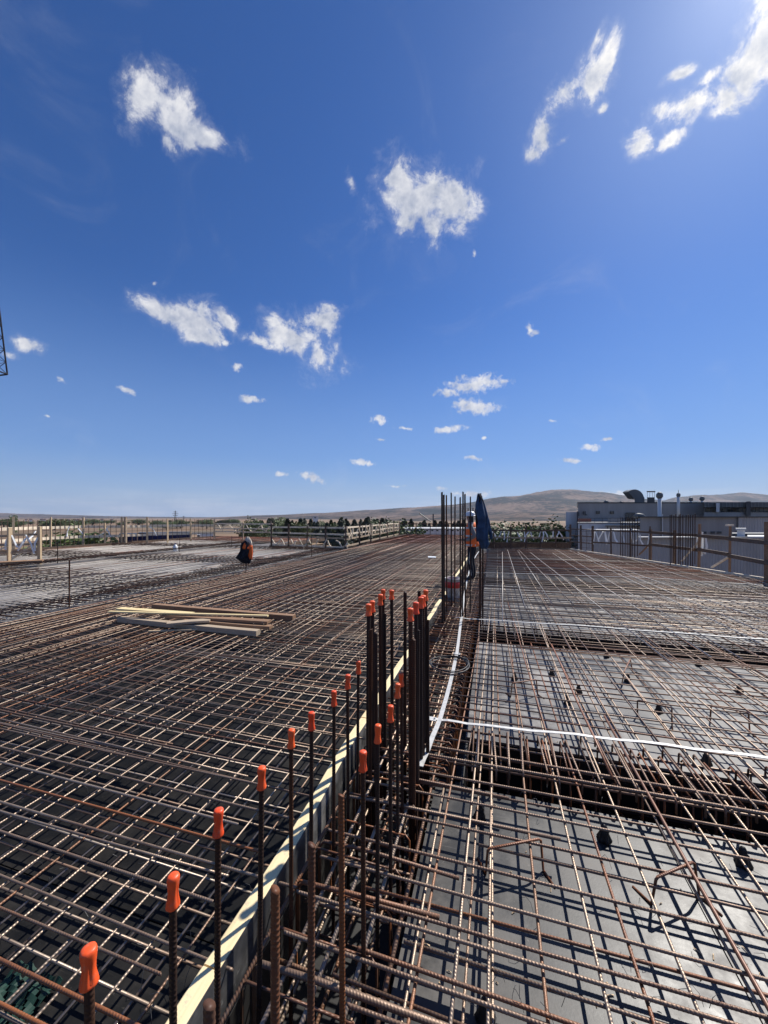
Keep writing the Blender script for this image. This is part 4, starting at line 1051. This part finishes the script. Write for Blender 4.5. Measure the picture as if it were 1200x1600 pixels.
# centre recess
A_, B_, C_ = G(424, 853), G(540, 857), G(624, 836)
fr = [A_.lerp(B_, k / 4) for k in range(5)]; sd_ = [B_.lerp(C_, k / 6) for k in range(7)]
railing(fr, 'front timber railing with white lattice around the recess in the middle distance', 1.15, (1.05, .72, .52, .06), 'rail_dark', ('rail_white', 'rail_white', 'rail', 'rail_white'), .08, .03, .08, lattice=(.06, .42, .28, .9), lat_mat='rail_white', over=.1)
railing(sd_, 'side timber railing with white lattice running away from the recess corner', 1.2, (1.05, .72, .45, .12), 'rail_dark', ('rail_white', 'rail_white', 'rail', 'rail'), .09, .03, .09, lattice=(.5, 1.02, .35, .9), lat_mat='rail_white', over=.1)
mb = MB()
railing([G(335, 843), G(380, 843.5), G(424, 844)], 'far pale lattice railing left of the recess', 1.25, (1.12, .8, .55), 'rail', 'rail_white', .09, .03, .08, lattice=(.55, 1.1, .45, .95), lat_mat='rail_white', over=.1)
railing([G(624, 836), G(650, 835.5), G(672, 835.3), G(700, 835), G(740, 835)], 'thin dark guard rail at the far end of the left deck', 1.05, (.5, 1.0), 'rail_dark', 'rail_dark', .07, .03, .06, mesh=(0, 1, .5))
# long left railing
lp = [G(-60, 866), G(21, 859), G(79, 853.5), G(130, 850), G(164, 849), G(190, 848), G(230, 846), G(262, 845), G(298, 843.5), G(335, 843)]
railing(lp, 'long pale timber guard rail with brown wire mesh along the far left edge', [1.6, 1.62, 1.6, 1.58, 1.25, 1.62, 1.6, 1.5, 1.5, 1.45], (.45, 1.02), 'wood_pale', 'rail_white', .10, .04, .15, mesh=(0, 1.45, .25), lattice=(.45, .95, .5, .3))
MB().beam((G(190, 848)).xyz + Vector((.25, .05, -.2)), G(190, 848) + Vector((.25, .05, 1.6)), .16, .1).build('post', M['rail'], [o for o in col.objects if o.get('label', '').startswith('long pale timber')][0])
q = [G(-40, 882), G(14.5, 878.5), G(62, 875.5)]
railing(q, 'short pale timber guard rail in front at the left picture edge with slanting braces', [1.2, 1.22, 1.25], (.35, .62, .95), 'wood_pale', 'rail', .12, .04, .08, lattice=(.4, .95, .18, .8), braces=((1, (-.5, -.9, 0), .6), (2, (-1.2, -.2, 0), .75)))
tag(MB().beam(q[0] + Vector((0, -.25, .03)), q[2] + Vector((.5, -.2, .03)), .5, .06).build('kick_board', M['wood_brown']), 'brown board at the foot of the short left guard rail', 'board')

# ------------------------------------------------------------------ factory on the right
def bmat(name, base, rib=None, var=.2):
    m = bpy.data.materials.new(name); m.use_nodes = True
    t = NT(m.node_tree); p = t.n('ShaderNodeBsdfPrincipled', i_Roughness=.55); o = t.n('ShaderNodeOutputMaterial'); t.t.links.new(p.outputs[0], o.inputs[0])
    g = t.n('ShaderNodeTexCoord').outputs['Object']
    st = t.n('ShaderNodeMapping'); t.set(st.inputs[0], g); st.inputs[3].default_value = (1, 1, .15)
    n1 = t.noise(st.outputs[0], .7, 6, .65)
    t.set(p.inputs['Base Color'], t.mix(t.smooth(n1, .35, .7), (*base, 1), (*[c * (1 - var) for c in base], 1)))
    if rib:
        sx = t.n('ShaderNodeSeparateXYZ'); t.set(sx.inputs[0], g)
        w = t.m('SINE', t.m('MULTIPLY', t.m('ADD', t.m('MULTIPLY', sx.outputs[0], CP), t.m('MULTIPLY', sx.outputs[1], SP)), 2 * math.pi / rib))
        b = t.n('ShaderNodeBump', i_Strength=1.0, i_Distance=.04); t.set(b.inputs['Height'], w); t.t.links.new(b.outputs[0], p.inputs['Normal'])
    return m
M['f_main'] = bmat('factory_grey', (.30, .29, .28)); M['f_pale'] = bmat('factory_pale', (.72, .71, .69)); M['f_rib'] = bmat('ribbed_cladding', (.44, .43, .42), .33)
M['f_rib2'] = bmat('fine_ribbed_cladding', (.42, .41, .40), .25); M['f_dark'] = bmat('dark_metal_trim', (.05, .052, .056)); M['f_roof'] = bmat('pale_roof', (.6, .6, .58)); M['duct'] = bmat('duct_metal', (.13, .14, .14)); M['f_red'] = bmat('red_cladding', (.22, .07, .045)); M['glass'] = pbr('window_glass', (.03, .035, .04), .12)
ROT = Matrix((CR, CD, Vector((0, 0, 1)))).transposed()
def cbox(px0, px1, py0, py1, d, dep, name, mat, par):
    a, b = W(px0, py0, d), W(px1, py1, d)
    k = ((px0 if px0 + px1 > 1200 else px1) - 600) / F           # the side walls run on along the line of sight at that end
    bk = CD * dep + CR * dep * k; w_ = CR * (b - a).dot(CR); hz = Vector((0, 0, b.z - a.z))
    vs = [a, a + w_, a + w_ + bk, a + bk]; vs += [v + hz for v in vs]
    return MB().add(vs, [(0, 1, 2, 3), (7, 6, 5, 4), (1, 0, 4, 5), (2, 1, 5, 6), (3, 2, 6, 7), (0, 3, 7, 4)]).build(name, M[mat], par)
def gy(d): return HOR + (H - GZ) * F / d
fa = thing('factory', W(1000, gy(58), 62), 'long grey factory with roof ducts and chimneys beyond the right guard rail', 'factory')
cbox(903, 1101, 786, gy(60), 60, 30, 'hall', 'f_main', fa); cbox(902, 1101, 784.6, 786.3, 59.9, 30.2, 'parapet', 'f_dark', fa)
cbox(884, 903.5, 800, gy(60.5), 60.5, 20, 'annex', 'f_pale', fa); cbox(901.5, 903.2, 799, gy(59), 59.4, .3, 'downpipe', 'f_dark', fa)
cbox(903, 1036, 817.5, gy(52), 52, 8, 'wing', 'f_pale', fa); cbox(902.5, 1036, 816.3, 818, 51.9, 8, 'wing_edge', 'f_main', fa)
cbox(946, 1034, 821, 822.4, 51.2, .7, 'awning', 'f_dark', fa); cbox(949, 950.2, 822.4, 840, 51.2, .15, 'awning_post', 'f_dark', fa)
cbox(903, 924, 810.5, 816.3, 56, 1.0, 'red_box', 'f_red', fa)
for x0 in (931.5, 953.5):
    w = cbox(x0, x0 + 6, 798.5, 803, 59.85, .3, 'window', 'f_dark', fa); cbox(x0 + .7, x0 + 5.3, 799.1, 802.5, 59.8, .04, 'pane', 'glass', w)
for (x0, x1, y0, y1) in ((911, 912.2, 799, 804), (914, 915, 798.5, 805), (915, 917.5, 803.8, 805), (903.8, 905, 800, 806)): cbox(x0, x1, y0, y1, 59.8, .2, 'wall_sign', 'f_dark', fa)
cbox(978, 992, 801, 817, 59.8, .3, 'hall_opening', 'glass', fa)
for k in range(10): cbox(905 + k * 12, 905.5 + k * 12, 809.5, 816.3, 52.3, .05, 'rail_post', 'f_dark', fa)
cbox(905, 1014, 809.3, 810, 52.3, .05, 'roof_rail', 'f_dark', fa)
cbox(950, 971, 810, 816.3, 54, 2, 'roof_unit', 'f_main', fa)
dn = [W(992, 808, 55), W(997, 805.5, 55), W(1003, 806, 55), W(1008, 811, 55), W(1012, 817, 55)]
MB().tube(dn, [.35, .38, .34, .3, .3], 10).build('elbow_duct', M['duct'], fa, True)
rings = []; k_ = 62 / F; c0 = W(990.5, 779, 62)
for i in range(11):
    a = R(-4 + i * 13.4); ri, ro = .5 * k_, (16.0 - 2.4 * i / 10) * k_
    e = CR * math.cos(a) + Vector((0, 0, 1)) * math.sin(a)
    rings.append([c0 + e * ri, c0 + e * ro, c0 + e * ro + CD * 1.5, c0 + e * ri + CD * 1.5])
MB().loft(rings).build('gooseneck_vent', M['duct'], fa)
rings = []
for q in (0, .02): rings.append([v + (CR * math.cos(a + math.pi / 2) + Vector((0, 0, 1)) * math.sin(a + math.pi / 2)) * (q + .01) for v in [c0 + e * ri * 2, c0 + e * ro * .96, c0 + e * ro * .96 + CD * 1.4, c0 + e * ri * 2 + CD * 1.4]])
MB().loft(rings).build('vent_opening', M['f_dark'], fa)
cbox(991.5, 1007, 777, 786, 62, 1.6, 'vent_base', 'duct', fa)
cbox(1011, 1023, 777, 786, 62, 1.2, 'roof_tank', 'f_dark', fa); cbox(1010.5, 1024, 767.2, 768.3, 62, 1.4, 'tank_canopy', 'f_dark', fa)
for x0 in (1011.3, 1015, 1019, 1022.3): cbox(x0, x0 + .5, 768.3, 777, 62.1, .06, 'canopy_post', 'f_dark', fa)
def stack(px, pt, pb, d, r, cap_r, name='chimney'):
    a, b = W(px, pb, d), W(px, pt, d); h = b.z - a.z
    o = MB().lathe([(r, 0), (r, h - cap_r * 2)], a, 12).build(name, M['f_pale'], fa, True)
    MB().lathe([(r * 1.02, h - cap_r * 2.2), (cap_r, h - cap_r * 1.6), (cap_r, h - cap_r * .7), (r * .8, h)], a, 12).build('cowl', M['duct'], o, True)
stack(1030.5, 769, 836, 54, .24, .42); stack(1060, 770.5, 808, 58, .2, .26); stack(1079.5, 777, 786, 62, .16, .3, 'vent_pipe'); stack(1097, 775.5, 786, 62, .17, .34, 'vent_pipe'); stack(947, 781.5, 786, 62, .2, .35, 'vent_pipe'); stack(970, 783, 786, 62, .14, .2, 'vent_pipe')
MB().tube([W(1060, 771, 58), W(1060, 765.5, 58)], .03, 4).build('mast', M['f_dark'], fa)
# upper terrace on the right
cbox(1100, 1260, 784.5, 792.5, 57, 12, 'terrace_roof', 'duct', fa); cbox(1100, 1260, 800.5, 809, 57, 12, 'terrace_parapet', 'f_main', fa); cbox(1100, 1260, 792.5, 800.5, 62, 6, 'terrace_back', 'f_pale', fa)
for k in range(18): cbox(1102 + k * 8.2, 1103 + k * 8.2, 792.5, 800.5, 57.2, .3, 'terrace_post', 'f_dark', fa)
for (x0, x1) in ((1128, 1137), (1153, 1166), (1174, 1181), (1186, 1200)):
    w = cbox(x0, x1, 793, 799.5, 60, .2, 'window', 'f_dark', fa); cbox(x0 + .8, x1 - .8, 793.7, 799, 59.95, .05, 'pane', 'f_roof', w)
for k in range(22): cbox(1101 + k * 5.6, 1101.6 + k * 5.6, 785, 792, 56.9, .1, 'roof_rib', 'f_main', fa)
cbox(1166, 1173, 783.5, 806, 56.6, .4, 'terrace_column', 'f_dark', fa); cbox(1119, 1124.5, 786, 800, 56.5, .5, 'terrace_column', 'f_pale', fa)
cbox(1178, 1250, 799.5, 800.4, 56.7, .1, 'terrace_rail', 'f_dark', fa)
# lower hall and nearest shed
ha = thing('low_hall', W(1100, gy(46), 48), 'lower grey hall with ribbed cladding between the factory and the right guard rail', 'building')
cbox(1000, 1153.5, 808.5, gy(46), 46, 9, 'wall', 'f_main', ha); cbox(1153.5, 1290, 807.5, gy(45.8), 45.8, 9, 'ribbed_wall', 'f_rib', ha); cbox(999.5, 1290, 807, 808.6, 45.6, 9.3, 'roof_edge', 'f_dark', ha)
for x0 in (1097, 1110, 1120.5): cbox(x0, x0 + 7, 830.5, 834, 45.9, .3, 'air_vent', 'f_dark', ha)
cbox(1034.5, 1036, 803, 840, 45.7, .3, 'pipe', 'f_roof', ha)
sh = thing('shed', W(1120, gy(30), 33), 'nearest grey corrugated shed with pale roof seen through the right guard rail', 'shed')
cbox(1000, 1330, 841, gy(30), 30, 1.5, 'corrugated_wall', 'f_rib2', sh); cbox(998, 1168, 839.2, 841.3, 29.7, 1.0, 'roof_edge', 'f_main', sh); cbox(1168, 1330, 838.2, 841.3, 29.7, 2.4, 'roof_sheet', 'f_roof', sh)
cbox(1144, 1330, 833.5, 839.2, 34, 2, 'roof_gap', 'f_dark', sh)
v_ = cbox(1151.5, 1164, 828, 839.2, 30.5, .8, 'roof_ventilator', 'f_pale', sh); cbox(1149.5, 1166, 825.5, 828.2, 30.4, 1.0, 'ventilator_lid', 'f_roof', v_)
lw = thing('low_wall', W(960, gy(40), 41), 'dark ribbed low wall below the white taped railing at the right', 'wall')
cbox(904, 1000, 828, gy(40), 40, 3, 'ribbed_wall', 'f_rib', lw)

# ------------------------------------------------------------------ things farther away
def far_box(px0, px1, py0, d, dep, label, mat, cat='building', name='warehouse', roof='f_roof', bottom=None):
    t_ = thing(name, W((px0 + px1) / 2, gy(d), d), label, cat)
    cbox(px0, px1, py0, bottom or gy(d), d, dep, 'wall', mat, t_)
    cbox(px0 - .3, px1 + .3, py0 - .8, py0 + .1, d - .2, dep + .4, 'roof', roof, t_)
    for k in range(max(1, int((px1 - px0) / 8))):
        w = cbox(px0 + 2 + k * 8, px0 + 5 + k * 8, py0 + 1.5, py0 + 3.2, d - .15, .2, 'window', 'glass', t_)
    return t_
far_box(632, 735, 826.5, 95, 12, 'long white warehouse roof beyond the far end of the left deck', 'f_pale')
far_box(489, 497, 806.5, 420, 14, 'white block of flats rising above the dark tree line', 'f_pale', name='apartment_block')
far_box(760, 900, 832, 75, 8, 'long low white shed behind the far lattice railing', 'f_pale', name='low_shed')
for i, (a, b, y, d, l) in enumerate([(186, 214, 835, 48, 'blue sheeted container left of the far mesh railing'), (215, 262, 833.5, 52, 'long blue sheeted container behind the mesh railing'), (263, 297, 832.5, 60, 'blue sheeted container nearest the white lorry')]):
    t_ = thing('container', W((a + b) / 2, gy(d), d), l, 'container', 'blue containers beyond the left railing'); cbox(a, b, y, gy(d), d, 3, 'container_body', 'blue', t_); cbox(a, b, y - .7, y, d - .1, 3.2, 'edge_trim', 'f_dark', t_)
    n = int((b - a) / 4)
    for k in range(n): cbox(a + 1 + k * 4, a + 1.5 + k * 4, y, gy(d), d - .08, .1, 'rib', 'f_dark', t_)
t_ = thing('lorry', W(322, gy(80), 80), 'white lorry parked beside the blue containers', 'lorry'); cbox(314, 333, 833.5, 842, 80, 2.5, 'cargo_box', 'white', t_); cbox(308, 313.5, 835.5, 843, 80, 2.3, 'cab', 'white', t_); cbox(308.4, 312, 836.3, 838.5, 79.95, .3, 'windscreen', 'glass', t_)
for x0 in (311, 319, 330):
    p = W(x0, 844.5, 79.9); MB().tube([p, p + CD * .3], .5, 12).build('wheel', M['black'], t_)
# crane jib tip at the left edge
def crane():
    d = 46.0; t_ = thing('crane', W(0, 540, d), 'dark lattice crane jib end hanging into the sky at the left edge', 'crane')
    A0, A1 = W(-30, 250, d), W(11.5, 585, d); ax = (A1 - A0).normalized(); sd = -CR
    sd = (sd - ax * sd.dot(ax)).normalized(); bk = ax.cross(sd); bk = -bk if bk.dot(CD) > 0 else bk
    w = 1.35; L_ = (A1 - A0).length
    off = [Vector(), sd * w, bk * 1.2, sd * w + bk * 1.2]
    for o_ in off: MB().tube([A0 + o_, A1 + o_], .085, 6).build('chord', M['navy'], t_)
    n = int(L_ / .75)
    for (i, j) in ((0, 1), (2, 3), (0, 2), (1, 3)):
        mb = MB()
        for k in range(n):
            p, q = A0 + ax * (L_ * k / n), A0 + ax * (L_ * (k + 1) / n)
            a, b = (off[i], off[j]) if k % 2 else (off[j], off[i]); mb.tube([p + a, q + b], .035, 4)
        mb.build('lacing', M['navy'], t_)
    for (i, j) in ((0, 1), (2, 3), (0, 2), (1, 3)): MB().tube([A1 + off[i], A1 + off[j]], .09, 6).build('end_frame', M['navy'], t_)
crane()
# pylon
def pylon(px, pt, pb, d, label):
    a, b = W(px, pb, d), W(px, pt, d); t_ = thing('power_pylon', a, label, 'pylon'); h = b.z - a.z
    mb = MB()
    for sx, sy in ((1, 1), (1, -1), (-1, 1), (-1, -1)): mb.tube([a + CR * sx * h * .11 + CD * sy * h * .1, a + CR * sx * h * .03 + Vector((0, 0, h * .6)), b + CR * sx * h * .012], h * .012, 4)
    for k in range(8):
        z = h * k / 8; s_ = h * (.11 - .09 * k / 8)
        mb.tube([a + CR * s_ + Vector((0, 0, z)), a - CR * s_ * .9 + Vector((0, 0, z + h / 8))], h * .008, 4)
    mb.build('lattice_tower', M['f_dark'], t_)
    for z, wd_ in ((.68, .16), (.8, .2), (.92, .13)): MB().beam(a + Vector((0, 0, h * z)) - CR * h * wd_, a + Vector((0, 0, h * z)) + CR * h * wd_, h * .02, h * .025).build('cross_arm', M['f_dark'], t_)
pylon(274, 798, 822, 420, 'tall grey power pylon on the horizon above the hanging vest'); pylon(287, 806, 820, 700, 'small distant power pylon right of the tall one')
# small building crane far off
t_ = thing('mobile_crane', W(676, gy(260), 260), 'small distant mobile crane with slanting jib left of the column bars', 'crane'); a = W(677, 822, 260)
MB().tube([W(677, gy(260), 260), W(677, 803, 260)], .5, 5).build('mast', M['f_dark'], t_); MB().tube([W(673, 815, 260), W(655, 802, 260)], .45, 5).build('jib', M['f_dark'], t_)

# ------------------------------------------------------------------ trees
def leaf_mat(name, a, b):
    m = bpy.data.materials.new(name); m.use_nodes = True
    t = NT(m.node_tree); p = t.n('ShaderNodeBsdfPrincipled', i_Roughness=.6); o = t.n('ShaderNodeOutputMaterial'); t.t.links.new(p.outputs[0], o.inputs[0])
    g = t.n('ShaderNodeNewGeometry').outputs['Random Per Island']; oi = t.n('ShaderNodeObjectInfo').outputs['Random']
    t.set(p.inputs['Base Color'], t.mix(t.m('FRACT', t.m('ADD', g, t.m('MULTIPLY', oi, .3))), (*a, 1), (*b, 1)))
    return m
M['leaf_dark'] = leaf_mat('dark_needles', (.018, .030, .014), (.045, .062, .026)); M['leaf'] = leaf_mat('green_leaves', (.04, .07, .016), (.11, .145, .035)); M['bark'] = pbr('bark', (.09, .065, .045), .9, var=.4)
def crown_mesh(kind, seed):
    rg = random.Random(seed); mb = MB(); n = 1300 if kind == 'conifer' else 2600
    for k in range(n):
        a = rg.uniform(0, 6.283)
        if kind == 'conifer':
            z = rg.random() ** 1.3; rad = .27 * (1 - z) ** .8 * (rg.random() ** .4) * (1 + .25 * math.sin(9 * z * 3 + seed)) + .01; c_ = Vector((rad * math.cos(a), rad * math.sin(a), .08 + .92 * z)); s_ = .035 + .02 * rg.random()
        else:
            u = rg.uniform(-1, 1); rr = rg.random() ** .45; q = math.sqrt(1 - u * u)
            dirv = Vector((q * math.cos(a), q * math.sin(a), u)); lump = .75 + .5 * noise.noise(dirv * 1.8 + Vector((seed, 0, 0)))
            c_ = Vector((dirv.x * .42 * rr * lump, dirv.y * .42 * rr * lump, .54 + dirv.z * .50 * rr * lump)); s_ = .018 + .018 * rg.random()
        u_ = Vector((rg.uniform(-1, 1), rg.uniform(-1, 1), rg.uniform(-1, 1))).normalized(); v_ = u_.orthogonal().normalized()
        mb.add([c_ - u_ * s_, c_ - v_ * s_ * .6, c_ + u_ * s_, c_ + v_ * s_ * .6], [(0, 1, 2, 3)])
    return mb.mesh('crown', M['leaf_dark' if kind == 'conifer' else 'leaf'])
CROWN = {k: [crown_mesh(k, s_ * 1.7 + 1) for s_ in range(4)] for k in ('conifer', 'broad')}
def trunk_mesh(h, r):
    mb = MB().tube([(0, 0, 0), (.01, 0, h * .5), (0, .01, h)], [r, r * .8, r * .3], 6)
    for k in range(4): a = k * 1.6; mb.tube([(0, 0, h * (.5 + .1 * k)), (.14 * math.cos(a), .14 * math.sin(a), h * (.62 + .1 * k))], [r * .4, r * .12], 4)
    return mb.mesh('trunk', M['bark'])
TR = {'conifer': trunk_mesh(.8, .02), 'broad': trunk_mesh(.75, .028)}
def tree(px, pt, d, kind, label, group, wide=1.0):
    b = W(px, gy(d), d); h = W(px, pt, d).z - GZ
    t_ = thing('conifer_tree' if kind == 'conifer' else 'broad_tree', b, label, 'tree', group)
    for nm, me in (('crown', random.choice(CROWN[kind])), ('trunk', TR[kind])):
        o = bpy.data.objects.new(nm, me); col.objects.link(o); o.parent = t_; o.scale = (h * wide, h * wide, h); o.rotation_euler = (0, 0, random.uniform(0, 6))
for k in range(48):
    px = 395 + k * 5.2 + J(3); tree(px, 813 + J(4.0) - (3.5 if k % 7 == 0 else 0), 150 + J(40), 'conifer' if random.random() < .75 else 'broad', 'dark tree in the tree line beyond the centre recess', 'trees of the line beyond the deck', 1.3)
for k in range(9): tree(655 + k * 9 + J(3), 815 + J(3), 170 + J(30), 'conifer', 'dark conifer showing between the tall column bars', 'trees behind the column bars', 1.4)
for i, (px, pt, w, l) in enumerate([(779, 812, 1.2, 'broad green tree just right of the denim jacket'), (797, 815, 1.2, 'low green tree second from the denim jacket'), (815, 813, 1.3, 'green tree at the middle of the group right of the jacket'), (836, 818, 1.3, 'lowest green tree left of the tall rounded one'), (857, 808, 1.3, 'tall rounded green tree left of the factory'), (876, 812, .9, 'narrow green tree touching the factory annex'), (640, 814, 1.0, 'pale green tree at the right end of the dark tree line')]):
    tree(px, pt, 58 + (i % 3) * 5, 'broad', l, None, w)
tree(121, 823, 48, 'broad', 'big dark green bush beyond the left mesh railing', None, 1.7); tree(134, 827, 46, 'broad', 'smaller green bush at the right of the big one beyond the left railing', None, 1.6); tree(108, 829, 47, 'broad', 'low green bush at the left of the big one beyond the left railing', None, 1.5)
tree(19.5, 802.5, 170, 'broad', 'round dark tree rising above the left corner railing', None, .55)
for k in range(46):
    px = -30 + k * 9 + J(5); tree(px, 812.5 + J(2.6), 420 + J(160), 'broad', 'small dark tree in the fields towards the left horizon', 'distant trees on the left plain', 2.0 + random.random() * 1.5)
for k in range(16):
    px = 5 + k * 11 + J(6); d = 620 + J(120); t_ = thing('house', W(px, gy(d), d), 'tiny pale house in the village on the left horizon', 'house', 'houses of the far village'); cbox(px, px + 3 + random.random() * 4, 811.5 + J(1), gy(d), d, 8, 'wall', 'f_pale', t_); cbox(px - .3, px + 5, 810.9, 811.8, d - .5, 9, 'roof', 'f_red', t_)
